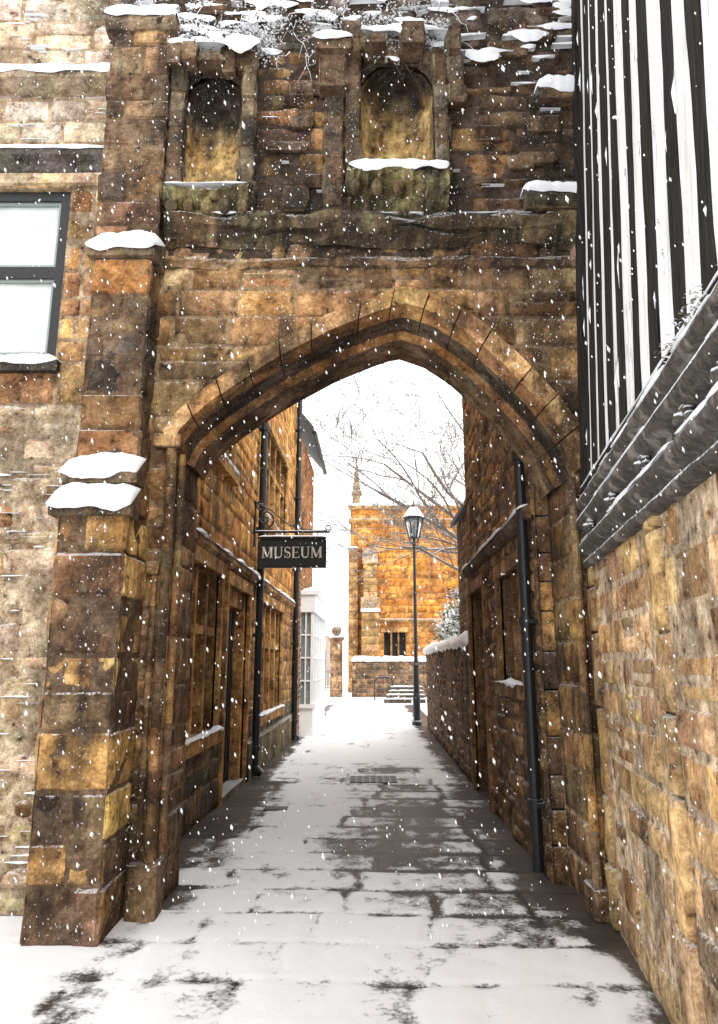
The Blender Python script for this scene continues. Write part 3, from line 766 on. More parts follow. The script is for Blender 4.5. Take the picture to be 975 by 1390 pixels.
for (a, b2, c, d) in hops:
    reveal(mm, HPx, a, b2, c, d, .25, (.22,.14,.07)); sc = lambda: vary((.30,.18,.08), .15)
    pbox(md, HPx, a-.13, a, c, d, -.03, .035, sc()); pbox(md, HPx, b2, b2+.13, c, d, -.03, .035, sc()); pbox(md, HPx, a-.15, b2+.15, d, d+.14, -.03, .045, sc())
    if c > 0:
        pbox(md, HPx, a-.17, b2+.17, c-.12, c, -.03, .07, sc()); pbox(mgl, HPx, a, b2, c, d, -.24, -.18)
        m_ = (a+b2)/2; pbox(md, HPx, m_-.05, m_+.05, c, d, -.17, -.02, sc())
        for i in range(1, 6): pbox(mw, HPx, a, b2, c+(d-c)*i/6-.006, c+(d-c)*i/6+.006, -.182, -.165)
        for i in range(1, 8): pbox(mw, HPx, a+(b2-a)*i/8-.006, a+(b2-a)*i/8+.006, c, d, -.182, -.167)
    else:
        pbox(mw, HPx, a, b2, 0.06, d, -.25, -.15)
        for i in range(1, 8): pbox(mw, HPx, a+(b2-a)*i/8-.012, a+(b2-a)*i/8+.012, .08, d-.02, -.15, -.135)
extrude_profile(md, HPx, [(0,2.76),(.05,2.78),(.08,2.81),(.08,2.86),(0,2.9)], 6.35, 11.0, .1, lambda s: vary((.15,.10,.07)), .005, 1, .02)
mb.obj("stones", M_alley, hs, True); mm.obj("mortar", M_mortar, hs); md.obj("dressed_stone", M_alley, hs); mgl.obj("window_glass", M_glassd, hs); mw.obj("glazing_bars_and_door", M_iron, hs)
mk = MB(); mk.hexa([V((1.75,6.35,0)),V((6,6.35,0)),V((6,10.9,0)),V((1.85,10.9,0)),V((1.75,6.35,5.8)),V((6,6.35,5.8)),V((6,10.9,5.8)),V((1.85,10.9,5.8))]); mk.obj("core", M_core, hs)
mr = MB(); mr.add([V((1.26,6.35,5.72)),V((1.34,11.2,5.72)),V((4.2,11.2,8.4)),V((4.2,6.35,8.4)),V((1.26,6.35,5.82)),V((1.34,11.2,5.82)),V((4.2,11.2,8.5)),V((4.2,6.35,8.5))],
                  [(3,2,1,0),(4,5,6,7),(0,1,5,4),(1,2,6,5),(2,3,7,6),(3,0,4,7)]); mr.obj("roof", M_slate, hs)
mp = MB(); tube(mp, [V((1.30,6.3,5.74)), V((1.38,11.15,5.74))], .055, 8)
px, py = 1.375, 6.5
tube(mp, [V((px,py,.05)), V((px,py,5.7))], .045, 12)
for z in (.5, 1.9, 3.3, 4.7): tube(mp, [V((px,py,z)), V((px,py,z+.07))], .06, 12); mp.box((px,py-.09,z+.015),(px+.09,py+.09,z+.05))
mp.obj("gutter_and_downpipe", M_iron, hs)
sn = MB(); snow(sn, HPx(6.4,2.865,.085), HPx(11,2.865,.085), V((.085,0,0)), .04, .03, patch=3, droop=.006)
snow(sn, HPx(6.8,1.42,.07), HPx(8.35,1.42,.07), V((.09,0,0)), .03, patch=2); sn.obj("snow_on_ledges", M_snow, hs, True)

# outbuilding, garden wall and shrub
ob = empty("stone_outbuilding")
OPx = lambda s, z, d: V((1.46 + SL*s - d, s, z))
mb = MB(); mm = MB()
masonry(mb, mm, OPx, NH, 11.02, 13.8, 1.9, 4.0, (.14,.2), (.2,.45), [], lambda s, z: vary(mixc(R.choice(BR), R.choice(DK), .5)), jit=.04, cell=.2)
masonry(mb, mm, lambda s, z, d: V((s, 13.8+d, z)), Y, 1.75, 4, 0, 4.0, (.16,.22), (.25,.45), [], lambda s, z: vary(R.choice(BR)), cell=.3)
mb.obj("stones", M_alley, ob, True); mm.obj("mortar", M_mortar, ob)
mr = MB(); mr.add([V((1.62,11.02,3.98)),V((1.66,14.0,3.98)),V((4,14.0,5.2)),V((4,11.02,5.2)),V((1.62,11.02,4.06)),V((1.66,14.0,4.06)),V((4,14.0,5.28)),V((4,11.02,5.28))],
                  [(3,2,1,0),(4,5,6,7),(0,1,5,4),(1,2,6,5),(2,3,7,6),(3,0,4,7)]); mr.obj("roof", M_slate, ob)
mk = MB(); mk.box((1.85,11.05,0),(4,13.7,3.97)); mk.obj("core", M_core, ob)
gw = empty("garden_wall")
mb = MB(); mm = MB()
wcol = lambda s, z: vary(mixc(R.choice(BR), R.choice(DK), .65 - .3*z/1.9), .3)
masonry(mb, mm, HPx, NH, 11.02, 20.6, 0, 1.86, (.10,.19), (.14,.4), [], wcol, jit=.06, rough=.016, gap=.006, e=.026, mcol=(.16,.12,.08), cell=.12)
masonry(mb, mm, lambda s, z, d: V((s, 20.6+d, z)), Y, 1.73, 2.1, 0, 1.86, (.12,.18), (.2,.36), [], wcol)
mb.obj("stones", M_alley, gw, True); mm.obj("mortar", M_mortar, gw)
mk = MB(); mk.hexa([HPx(11.02,0,-.04),HPx(20.58,0,-.04),HPx(20.58,0,-.38),HPx(11.02,0,-.38),HPx(11.02,1.85,-.04),HPx(20.58,1.85,-.04),HPx(20.58,1.85,-.38),HPx(11.02,1.85,-.38)]); mk.obj("core", M_core, gw)
sn = MB(); snow(sn, HPx(11.05,1.86,.03), HPx(20.6,1.86,.03), V((.42,0,0)), .16, .0, seg=.1, droop=.03); sn.obj("snow_coping", M_snow, gw, True)
g2 = empty("garden_gate_wall")
mb = MB(); mm = MB()
masonry(mb, mm, lambda s, z, d: V((s, 19.2-d, z)), NF, 2.15, 4.2, 0, 2.55, (.14,.2), (.2,.4), [], lambda s, z: vary(mixc(R.choice(BR), R.choice(DK), .3)), cell=.2)
mb.obj("stones", M_alley, g2, True); mm.obj("mortar", M_mortar, g2)
mr = MB(); mr.add([V((2.1,19.15,2.55)),V((4.2,19.15,2.55)),V((4.2,19.6,2.55)),V((2.1,19.6,2.55)),V((2.1,19.37,2.85)),V((4.2,19.37,2.85))],[(0,1,5,4),(2,3,4,5),(0,4,3),(1,2,5),(3,2,1,0)]); mr.obj("coping", M_slate, g2)
sh = MB()
for i in range(150):
    y = R.uniform(13.9, 19.4); x = 1.80 + SL*y + R.uniform(-.3,.6); z = 2.15 + R.uniform(-.25,.75)*(1 if 14.5 < y < 18 else .5)
    leaves(sh, x, y, z, .2, .22, .13, 45, .045, .5, (.07,.10,.04))
for i in range(40):
    y = R.uniform(14.2,18.6); x = 2.3+SL*y; tube(sh, [V((x,y,.8)), V((x+R.uniform(-.3,.2),y+R.uniform(-.2,.2),2.1)), V((x+R.uniform(-.6,.3),y+R.uniform(-.3,.3),R.uniform(2.5,3.0)))], [.02,.012,.004], 5, (.07,.05,.035))
sh.obj("snowy_shrub", M_leaf)

# ================================================================== TIMBER-FRAMED HOUSE (right foreground)
th = empty("timber_framed_house")
NT = V((-1, .1365, 0)).normalized()
TB = .865
TP = lambda s, z, d: V((TB + .1365*s, s, z)) + NT*(d - .046*max(0, z-2.72))
mb = MB(); mm = MB()
def t_col(s, z):
    c = mixc(R.choice(OR), (.74,.55,.31), .6)
    if R.random() < .18: c = mixc(c, R.choice(BR), .8)
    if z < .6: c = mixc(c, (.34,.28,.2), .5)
    if s > 4.5: c = mixc(c, R.choice(BR), .55)
    return vary(c, .26)
kw = dict(jit=.035, rough=.011, mcol=(.66,.54,.38), gap=.011, e=.016, cell=.06, mortar=-.008, depth=.018)
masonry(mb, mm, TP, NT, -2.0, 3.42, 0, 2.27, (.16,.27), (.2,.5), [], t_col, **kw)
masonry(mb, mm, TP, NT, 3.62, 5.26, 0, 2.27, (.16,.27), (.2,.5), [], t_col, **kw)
for (sa, sb, cc) in ((3.42,3.62,(.66,.47,.24)), (5.26,5.48,(.42,.28,.13))):
    z = 0
    while z < 2.26:
        h = min(R.uniform(.3,.55), 2.27-z)
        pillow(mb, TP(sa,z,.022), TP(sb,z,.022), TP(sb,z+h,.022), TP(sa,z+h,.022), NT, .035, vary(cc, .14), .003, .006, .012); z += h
    mm.add([TP(sa,0,-.02),TP(sb,0,-.02),TP(sb,2.27,-.02),TP(sa,2.27,-.02)], [(0,1,2,3)], (.4,.3,.2))
mb.obj("ground_floor_stones", M_pale, th, True); mm.obj("mortar", M_mortar, th)
jt = MB()
prof = [(-.02,2.24),(.05,2.24),(.07,2.26),(.07,2.285),(.035,2.30),(.035,2.325),(.075,2.335),(.105,2.36),(.11,2.39),(.085,2.415),(.03,2.42),(.025,2.50),(.06,2.505),(.10,2.53),(.115,2.56),(.10,2.59),(.055,2.60),(.05,2.65),(.085,2.66),(.10,2.69),(.09,2.715),(.03,2.76),(-.02,2.77)]
extrude_profile(jt, TP, prof, -2.0, 5.46, .04, lambda s: (1,1,1), .001, lambda s: 1.05 - .07*max(0, s), .010)
jt.obj("moulded_jetty_beam", M_jetty, th, True)
bo = MB()
for s in (1.3, 2.25, 2.7, 3.4, 4.2, 5.0):
    o = TP(s, 2.46, .045)
    for i in range(10):
        a = 2*math.pi*i/10
        u = V((.1365,1,0)).normalized()
        p = o + u*math.cos(a)*.046 + ZA*math.sin(a)*.04
        lathe(bo, p - ZA*.022, [(0,0),(.018,.006),(.024,.022),(.018,.038),(0,.044)], 7)
    lathe(bo, o + NT*.018 - ZA*.032, [(0,0),(.026,.01),(.034,.032),(.026,.054),(0,.064)], 8)
bo.obj("carved_bosses", M_jetty, th, True)
pl = MB(); pl.add([TP(-2,2.74,-.002),TP(5.48,2.74,-.002),TP(5.48,8.6,-.002),TP(-2,8.6,-.002)], [(0,1,2,3)]); pl.obj("plaster_infill", M_plaster, th)
tb = MB()
s = -1.9; zs = [2.74 + i*.15 for i in range(39)] + [8.6]
while s < 5.4:
    w = R.uniform(.12, .20) if s < 3.9 else R.uniform(.18, .26); ph = R.uniform(0, 50)
    if s + w > 5.47: w = 5.47 - s
    prev = None; pj = R.uniform(.004, .008)
    tilt = R.uniform(-.012, .012)
    for k, z in enumerate(zs):
        a = s + tilt*(z-3) + .03*nz(z*1.1, ph) + .012*nz(z*5, ph); b2 = s + w + tilt*(z-3) + .03*nz(z*1.3, ph+7) + .012*nz(z*6, ph+2)
        ring = [TP(a,z,-.02), TP(a+.004,z,pj), TP((a+b2)/2,z,pj+.002*nz(z*4,ph+4)), TP(b2-.004,z,pj), TP(b2,z,-.02)]
        if prev:
            tb.add(prev+ring, [(0,5,6,1),(1,6,7,2),(2,7,8,3),(3,8,9,4)])
        prev = ring
    s += w + (R.uniform(.17, .27) if s < 3.9 else R.uniform(.10,.16))
pbox(tb, TP, -2, 5.47, 2.765, 2.82, -.01, .022); pbox(tb, TP, -2, 5.47, 8.2, 8.6, -.01, .05)
pbox(tb, TP, 5.30, 5.475, 2.83, 8.19, -.01, .03)
tb.obj("close_studding", M_timber, th)
mk = MB(); mk.hexa([TP(-2,0,-.05),V((6,-2,0)),V((6,5.45,0)),TP(5.44,0,-.05),TP(-2,8.6,-.05),V((6,-2,8.6)),V((6,5.45,8.6)),TP(5.44,8.6,-.05)]); mk.obj("core", M_core, th)
mr = MB(); mr.add([TP(-2.1,8.55,.35),TP(5.6,8.55,.35),V((5.5,5.6,12)),V((5,-2.1,12)),TP(-2.1,8.67,.35),TP(5.6,8.67,.35),V((5.5,5.6,12.1)),V((5,-2.1,12.1))],
                  [(3,2,1,0),(4,5,6,7),(0,1,5,4),(1,2,6,5),(2,3,7,6),(3,0,4,7)]); mr.obj("roof", M_slate, th)
sn = MB()
snow(sn, TP(-1.9,2.82,.022), TP(5.44,2.82,.022), -NT*.024, .014, .0, droop=.004, patch=2.5)
for i in range(80):
    s = R.uniform(1.6,5.3); z = R.uniform(2.9,6.8); L = R.uniform(.04,.28)
    u = R.uniform(.003,.012)
    tube(sn, [TP(s,z,.004), TP(s+R.uniform(-.01,.01),z+L*.5,.008), TP(s,z+L,.004)], [u*.4,u,u*.3], 6)
for i in range(26):
    s = R.uniform(1.5,5.0); L = R.uniform(.08,.5); z, d = R.choice([(2.715,.085),(2.585,.095),(2.412,.09)]); q = 1.05-.07*s
    snow(sn, TP(s,z,d*q), TP(s+L,z,d*q), -NT*.05, R.uniform(.01,.028), .02, seg=.02, droop=.012, patch=1.5)
sn.obj("snow_on_timber", M_snow, th, True)
lv = MB()
for i in range(16):
    s = R.uniform(1.9,2.9); p = TP(s, 2.77+R.uniform(-.03,.05), .06); leaves(lv, p.x, p.y, p.z, .03,.08,.022, 20, .009, .55, (.12,.11,.06))
lv.obj("moss_and_snow", M_leaf, th)

# ================================================================== buildings beyond on the left
bh = empty("brick_house")
BPx = lambda s, z, d: V((-1.72 + SL*s + d, s, z))
mb = MB(); mm = MB()
bcol = lambda s, z: vary((.42,.20,.08), .25)
masonry(mb, mm, BPx, NX, 17.6, 21.5, 0, 6.9, (.12,.14), (.24,.3), [], bcol, rough=.003, gap=.008, depth=.02, cell=.5)
masonry(mb, mm, lambda s, z, d: V((s, 21.5+d, z)), Y, -5, -1.28, 0, 6.9, (.12,.14), (.24,.3), [], bcol, rough=.003, gap=.008, depth=.02, cell=.5)
mb.obj("bricks", M_alley, bh); mm.obj("mortar", M_mortar, bh)
mr = MB(); mr.add([V((-1.08,17.75,6.95)),V((-1.0,21.8,6.95)),V((-3.6,21.8,10)),V((-3.6,17.75,10)),V((-1.08,17.75,7.08)),V((-1.0,21.8,7.08)),V((-3.6,21.8,10.13)),V((-3.6,17.75,10.13))],
                  [(0,1,2,3),(7,6,5,4),(0,4,5,1),(1,5,6,2),(2,6,7,3),(3,7,4,0)]); mr.obj("roof", M_slate, bh)
mp = MB(); tube(mp, [V((-1.06,17.8,6.93)), V((-.98,21.8,6.93))], .06, 8); mp.obj("gutter", M_iron, bh)
mk = MB(); mk.box((-5,17.7,0),(-1.5,21.4,6.88)); mk.obj("core", M_core, bh)

ws = empty("white_shop")
WP = lambda s, z, d: V((-1.72 + SL*s + d, s, z))
mw = MB(); mg = MB()
A0, A1 = 18.3, 22.6; DD = .30
pbox(mw, WP, A0, A1, 0, .62, -.05, DD-.01); pbox(mw, WP, A0-.05, A1+.05, 2.75, 3.15, -.05, DD+.03)
pbox(mw, WP, A0-.1, A1+.1, 3.15, 3.24, -.05, DD+.1); pbox(mw, WP, A0-.06, A1+.06, .62, .70, -.05, DD+.05)
for i in range(6):
    s = A0+(A1-A0-.07)*i/5; pbox(mw, WP, s, s+.07, .70, 2.75, DD-.07, DD)
for i in range(1, 4):
    z = .70+2.05*i/4; pbox(mw, WP, A0+.02, A1-.02, z-.018, z+.018, DD-.05, DD-.012); pbox(mw, WP, A0+.012, A0+.04, z-.018, z+.018, -.02, DD-.07)
for i in range(15):
    s = A0+.1+(A1-A0-.2)*i/15; pbox(mw, WP, s, s+.025, .71, 2.74, DD-.045, DD-.015)
pbox(mw, WP, A0+.01, A0+.05, .70, 2.75, .10, .13)
pbox(mw, WP, A0+.002, A0+.06, .70, 2.75, -.05, 0.0)
mw.obj("shopfront", M_white, ws)
pbox(mg, WP, A0+.05, A1-.05, .70, 2.75, -.05, DD-.06)
mg.obj("shop_glass", simple("shop_window_glass", (.20,.22,.22), .1, 3, .4, 0, .001, .6), ws)
sn = MB(); snow(sn, WP(A0-.1,3.24,DD+.1), WP(A1+.1,3.24,DD+.1), V((-.4,0,0)), .08, seg=.1); sn.obj("snow_on_fascia", M_snow, ws, True)

# distant pale house and railings closing the lane
dh = empty("rendered_house")
mw = MB(); mw.box((-7,60,0),(-1.9,66,3.6)); mw.obj("walls", simple("cream_render", (.6,.58,.52), .8, 2, .1), dh)
mr = MB(); mr.add([V((-7.2,59.7,3.6)),V((-1.7,59.7,3.6)),V((-1.7,66.3,3.6)),V((-7.2,66.3,3.6)),V((-7.2,63,5.6)),V((-1.7,63,5.6))],[(0,1,5,4),(2,3,4,5),(0,4,3),(1,2,5),(3,2,1,0)]); mr.obj("roof", M_snow, dh)
mw = MB()
for x in (-5.6,-4.2,-2.9):
    mw.box((x-.4,59.96,1.2),(x+.4,60.02,2.6))
mw.obj("windows", M_glassd, dh)
rl = MB()
for i in range(26):
    x = -5+i*.15; tube(rl, [V((x,48,0)),V((x,48,1.25))], .015, 5)
for z in (.2,1.1): tube(rl, [V((-5,48,z)),V((-1.2,48,z))], .02, 5)
rl.obj("iron_railings", M_iron)

# ================================================================== church
ch = empty("church")
CHY = 46.0
HP = lambda s, z, d: V((s, CHY-d, z))
mb = MB(); mm = MB(); md = MB(); mgl = MB()
ccol = lambda s, z: vary(mixc((.70,.29,.05), (.46,.25,.10), R.random()*.8 + (.35 if z < 4 else 0)), .27)
cops = [(K(1.45),K(2.7),2.0,3.35)]
masonry(mb, mm, HP, NF, -.5, 11, 0, 10.6, (.30,.45), (.5,1.1), cops, ccol, rough=.012, gap=.01, e=.03, mcol=(.42,.22,.07), cell=.4)
CS = lambda s, z, d: V((-.5-d, s, z))
masonry(mb, mm, CS, V((-1,0,0)), CHY, CHY+14, 0, 10.6, (.30,.42), (.5,.95), [], ccol, mcol=(.3,.16,.06), cell=.5)
reveal(mm, HP, 1.45, 2.7, 2.0, 3.35, .35, (.3,.17,.07)); pbox(mgl, HP, 1.45, 2.7, 2.0, 3.35, -.35, -.3)
for i in range(1, 3): pbox(md, HP, 1.45+1.25*i/3-.05, 1.45+1.25*i/3+.05, 2.0, 3.35, -.3, -.1, (.45,.28,.12))
pbox(md, HP, 1.3, 2.85, 3.35, 3.55, -.02, .1, (.5,.3,.12)); pbox(md, HP, 1.3, 2.85, 1.85, 2.0, -.02, .1, (.5,.3,.12))
lc = lambda x, z: vary((.48,.30,.13), .28)
def pier2(x0, x1, d, z0, z1):
    yf = CHY-d; n = max(1, round((z1-z0)/.42)); hh = (z1-z0)/n
    for i in range(n):
        za = z0+hh*i; zb = za+hh
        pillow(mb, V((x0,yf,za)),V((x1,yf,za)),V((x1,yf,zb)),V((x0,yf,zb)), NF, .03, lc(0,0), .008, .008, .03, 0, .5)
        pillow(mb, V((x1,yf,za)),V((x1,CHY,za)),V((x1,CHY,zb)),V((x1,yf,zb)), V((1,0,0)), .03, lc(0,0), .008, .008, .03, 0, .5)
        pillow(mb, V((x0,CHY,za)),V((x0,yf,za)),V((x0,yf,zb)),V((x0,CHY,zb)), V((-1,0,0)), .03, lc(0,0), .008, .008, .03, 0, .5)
    mm.box((x0+.02,yf+.02,z0),(x1-.02,CHY,z1),(.3,.18,.08))
sn = MB()
x0, x1 = .15, 1.15
pier2(x0,x1,1.5,0,4.4); pier2(x0+.1,x1-.1,.9,4.4,7.2)
wedge(md, x0-.05, x1+.05, CHY-1.55, CHY-.9, 4.45, 5.3, (.34,.22,.1)); wedge(md, x0+.05, x1-.05, CHY-.95, CHY, 7.25, 8.3, (.34,.22,.1))
snow(sn, V((x0-.05,CHY-1.58,4.44)), V((x1+.05,CHY-1.58,4.44)), Y*.15, .08, .15, seg=.1)
pier2(-.62,-.05,.35,0,8.2)
snow(sn, V((-.65,CHY-.38,8.2)), V((-.03,CHY-.38,8.2)), Y*.35, .1, seg=.1)
extrude_profile(md, HP, [(0,9.7),(.12,9.75),(.2,9.85),(.2,9.95),(0,10.05)], -.6, 11, .6, lambda s: vary((.45,.26,.1)), .01)
extrude_profile(md, HP, [(0,10.55),(.15,10.6),(.2,10.7),(.2,10.8),(-.4,10.85)], -.6, 11, .6, lambda s: vary((.45,.28,.13)), .01)
extrude_profile(md, HP, [(0,3.9),(.1,3.95),(.14,4.05),(0,4.15)], 1.2, 11, .6, lambda s: vary((.45,.28,.13)), .01)
snow(sn, V((-.7,CHY-.2,10.8)), V((11,CHY-.2,10.8)), Y*.7, .14, seg=.25)
lathe(md, (-.15,CHY+.25,10.6), [(.36,0),(.36,.9),(.45,.95),(.45,1.1),(.30,1.2),(.05,3.0),(.12,3.1),(.05,3.25),(0,3.3)], 4, (.36,.3,.2), math.pi/4)
for k in range(5):
    for a in range(4):
        r = .27-.045*k; t = math.pi/4+a*math.pi/2
        lathe(md, (-.15+r*math.cos(t)*1.05,CHY+.25+r*math.sin(t)*1.05,11.9+.3*k), [(0,-.05),(.06,0),(0,.08)], 5, (.36,.3,.2))
mb.obj("stones", M_church, ch, True); mm.obj("mortar", M_mortar, ch); md.obj("dressed_stone", M_church, ch); mgl.obj("window_glass", M_glassd, ch); sn.obj("snow", M_snow, ch, True)
mk = MB(); mk.box((-.1,CHY+.4,0),(11,CHY+14,10.5)); mk.obj("core", M_core, ch)

bw = empty("churchyard_wall")
mb = MB(); mm = MB(); sn = MB()
WF = lambda s, z, d: V((s, 39.5-d, z))
masonry(mb, mm, WF, NF, -.35, 9, 0, 1.7, (.18,.26), (.3,.6), [], lambda s, z: vary(mixc(R.choice(BR), R.choice(DK), .5)), jit=.04, cell=.3)
mm.box((-.35,39.52,0),(9,39.95,1.7),(.2,.15,.1))
snow(sn, V((-.4,39.45,1.7)), V((9,39.45,1.7)), Y*.55, .2, .1, seg=.15)
mb.obj("stones", M_alley, bw, True); mm.obj("mortar", M_mortar, bw); sn.obj("snow_coping", M_snow, bw, True)
def gate_pier(x, y):
    g = empty("gate_pier"); a = MB()
    for i in range(8):
        c = vary(mixc(R.choice(BR), R.choice(TAN), .4)); a.box((x-.3+R.uniform(-.01,.01),y-.3+R.uniform(-.01,.01),i*.34+.005),(x+.3,y+.3,i*.34+.335),c)
    a.box((x-.29,y-.29,0),(x+.29,y+.29,2.72),(.2,.15,.1)); a.box((x-.38,y-.38,2.72),(x+.38,y+.38,2.86),(.3,.22,.14))
    lathe(a, (x,y,2.86), [(.12,0),(.10,.08),(.2,.16),(.26,.32),(.2,.48),(0,.56)], 12, (.3,.24,.16)); a.obj("stonework", M_alley, g)
    s_ = MB(); snow(s_, V((x-.38,y-.38,2.86)), V((x+.38,y-.38,2.86)), Y*.76, .06, seg=.08); s_.obj("snow_cap", M_snow, g, True)
gate_pier(-1.12, 39.6); gate_pier(-3.6, 39.6)

st = empty("stone_steps"); a = MB(); sn = MB()
for i in range(4):
    y = 33.5+i*.5; a.box((1.05+i*.12,y,0),(2.75,y+ (.5 if i < 3 else 2.5),.15*(i+1)),(.12,.1,.08))
    snow(sn, V((1.03+i*.12,y-.02,.15*(i+1))), V((2.78,y-.02,.15*(i+1))), Y*.46, .05, seg=.1, droop=.0)
a.obj("treads", M_alley, st); sn.obj("snow", M_snow, st, True)
a = MB(); pts = [V((.7,36,0)),V((.7,36,.8)),V((.78,36,.95)),V((.95,36,1.0)),V((1.25,36,1.0)),V((1.42,36,.95)),V((1.5,36,.8)),V((1.5,36,0))]
tube(a, pts, .035, 8); tube(a, [V((.7,36,.5)),V((1.5,36,.5))], .025, 6); a.obj("hoop_railing", M_iron)

# ================================================================== street lamp
lp = empty("street_lamp"); a = MB(); LX, LY = 1.53, 21.5
lathe(a, (LX,LY,0), [(.13,0),(.13,.10),(.10,.14),(.10,.7),(.11,.74),(.085,.82),(.075,1.5),(.09,1.55),(.065,1.62),(.05,1.75),(.042,3.4),(.062,3.44),(.042,3.5),(.036,4.75),(.06,4.8),(.035,4.86),(.03,4.98),(0,4.98)], 12)
tube(a, [V((LX-.30,LY,4.72)), V((LX+.30,LY,4.72))], .016, 8)
for sx in (-1, 1):
    lathe(a, (LX+sx*.31,LY,4.70), [(0,0),(.025,.012),(.025,.03),(0,.04)], 8)
    tube(a, [V((LX+sx*.04,LY,4.85)), V((LX+sx*.12,LY,4.9)), V((LX+sx*.15,LY,5.0))], .012, 6)
z0, z1, r0, r1 = 5.0, 5.55, .14, .26
lathe(a, (LX,LY,0), [(.0,z0-.03),(r0+.02,z0-.03),(r0+.02,z0+.01),(r0-.02,z0+.01)], 6)
lathe(a, (LX,LY,0), [(r1+.03,z1-.01),(r1+.04,z1+.02),(.16,z1+.2),(.17,z1+.23),(.10,z1+.30),(.06,z1+.32),(.05,z1+.38),(.02,z1+.42),(.015,z1+.5),(0,z1+.52)], 6)
for i in range(6):
    t = i*math.pi/3; c, s_ = math.cos(t), math.sin(t)
    tube(a, [V((LX+r0*c,LY+r0*s_,z0)), V((LX+r1*c,LY+r1*s_,z1))], .02, 5)
a.obj("column_and_frame", M_iron, lp)
a = MB(); lathe(a, (LX,LY,0), [(r0-.01,z0+.01),(r1-.015,z1-.01)], 6)
mg_, nt, b = newmat("lantern_glass"); b.inputs['Base Color'].default_value = (.7,.75,.78,1); b.inputs['Transmission Weight'].default_value = .85; b.inputs['Roughness'].default_value = .1; b.inputs['IOR'].default_value = 1.1
a.obj("lantern_glass", mg_, lp)
a = MB(); lathe(a, (LX,LY,z0+.02), [(0,0),(.05,.02),(.06,.05),(.04,.10),(.045,.18),(.06,.24),(.03,.34),(0,.36)], 8); a.obj("burner", M_iron, lp)
a = MB(); lathe(a, (LX,LY,z1), [(r1+.035,.035),(.17,.24),(.12,.3)], 6); a.obj("snow_cap", M_snow, lp, True)

# ================================================================== bare tree
tr = MB(); RT = random.Random(5)
def branch(p, d, L, r, lev):
    pts = [p]; rs = [r]; n = 7
    q = p.copy(); dd = d.copy()
    for i in range(n):
        dd = (dd + V((RT.uniform(-.17,.17), RT.uniform(-.17,.17), RT.uniform(-.13,.12)))).normalized()
        q = q + dd*(L/n); pts.append(q.copy()); rs.append(max(.009, r*(1-.7*(i+1)/n)))
        if lev > 0 and i >= 1 and RT.random() < .72:
            ax = V((RT.uniform(-1,1), RT.uniform(-1,1), RT.uniform(-.35,.7))).normalized()
            nd_ = (dd*.8 + ax*.7).normalized()
            branch(q.copy(), nd_, L*RT.uniform(.42,.68), rs[-1]*.62, lev-1)
    tube(tr, pts, rs, 6 if r > .05 else 4, (1,1,1), False)
base = V((7.2,30,0))
tube(tr, [base, V((7.1,30,2)), V((6.9,30,4.2))], [.5,.38,.3], 12)
for d, L, r in [((-.85,0,.45),7.6,.16), ((-.6,.2,.9),8.5,.17), ((-.2,-.3,1),7,.16), ((.6,.2,.8),5,.16), ((.3,.6,.7),5,.14), ((-.9,-.25,.25),5.5,.12), ((-.72,-.1,.7),8.0,.14)]:
    branch(V((6.9,30,4.1)), V(d).normalized(), L, r, 4)
tr.obj("bare_tree", M_bark, None, True)

# ================================================================== ground and paving
g = MB(); S = 400
g.add([V((-S,-S,-.006)),V((S,-S,-.006)),V((S,S,-.006)),V((-S,S,-.006))], [(0,1,2,3)])
g.obj("snowy_ground", M_snow)
def slab_joint(x, y):
    yy = y + .05*math.sin(x*1.1) + .015*math.sin(x*5)
    rw = .56; r = math.floor(yy/rw); fy = yy/rw - r
    w = .62 + .45*((r*7919) % 5)/5; off = ((r*104729) % 11)/11*w
    xx = x + .02*math.sin(y*4)
    c = math.floor((xx+off)/w); fx = (xx+off)/w - c
    return min(min(fy, 1-fy)*rw, min(fx, 1-fx)*w), (r*31+c*17) % 97/97
def snow_amt(x, y):
    j, idn = slab_joint(x, y)
    lw = x - (-1.82+SL*y) if y > 6.3 else x + 1.40
    rw = (1.30+SL*y) - x if y > 6.3 else (1.5 if y > 5.5 else TB+.1365*y) - x
    a = .90 + .42*nz(x*.9, y*.45, 1) + .32*nz(x*3.1, y*1.6, 4) + .32*nz(x*9, y*6, 8)
    a += (idn-.5)*.28
    t = max(0, 1-abs(x-.70)/.95) * max(0, 1-abs(y-8.6)/4.6)
    a -= t*.50
    t2 = max(0, 1-abs(x+.05)/.8)*max(0, 1-abs(y-7.2)/2.8); a -= t2*.34
    t3 = max(0, 1-abs(x+.2)/1.2)*max(0, 1-abs(y-12.5)/4); a -= t3*.24
    jd = max(0, 1-j/(.045+.06*t))
    a -= jd*max(0, (.28+.75*t + .45*nz(x*2, y*2, 31)))
    edge = .75 if 6.8 < y < 11.5 else .34
    if y > 5.7:
        a -= max(0, 1-lw/edge)**.8 * 1.2
        a -= max(0, 1-rw/.40)**.8 * 1.05
    else:
        a -= max(0, 1-abs(lw)/.25)*.45
        a -= max(0, 1-rw/.22)*.8
    if y > 14: a += .15*min(1, (y-14)/8)
    return max(0, min(1, a))
pv = MB()
def grid(x0f, x1f, y0, y1, st, nx):
    ny = int((y1-y0)/st); vs = []; cs = []
    for j in range(ny+1):
        y = y0+(y1-y0)*j/ny; xa, xb = x0f(y), x1f(y)
        for i in range(nx+1):
            x = xa+(xb-xa)*i/nx; a = snow_amt(x, y); jd, idn = slab_joint(x, y)
            vs.append((x, y, .002 + .022*max(0, a-.3) - (.004 if jd < .012 else 0))); cs.append((a, min(1, jd*8), idn))
    o = len(pv.v)
    fs = [(j*(nx+1)+i, j*(nx+1)+i+1, (j+1)*(nx+1)+i+1, (j+1)*(nx+1)+i) for j in range(ny) for i in range(nx)]
    pv.add(vs, fs); pv.c[o:] = cs
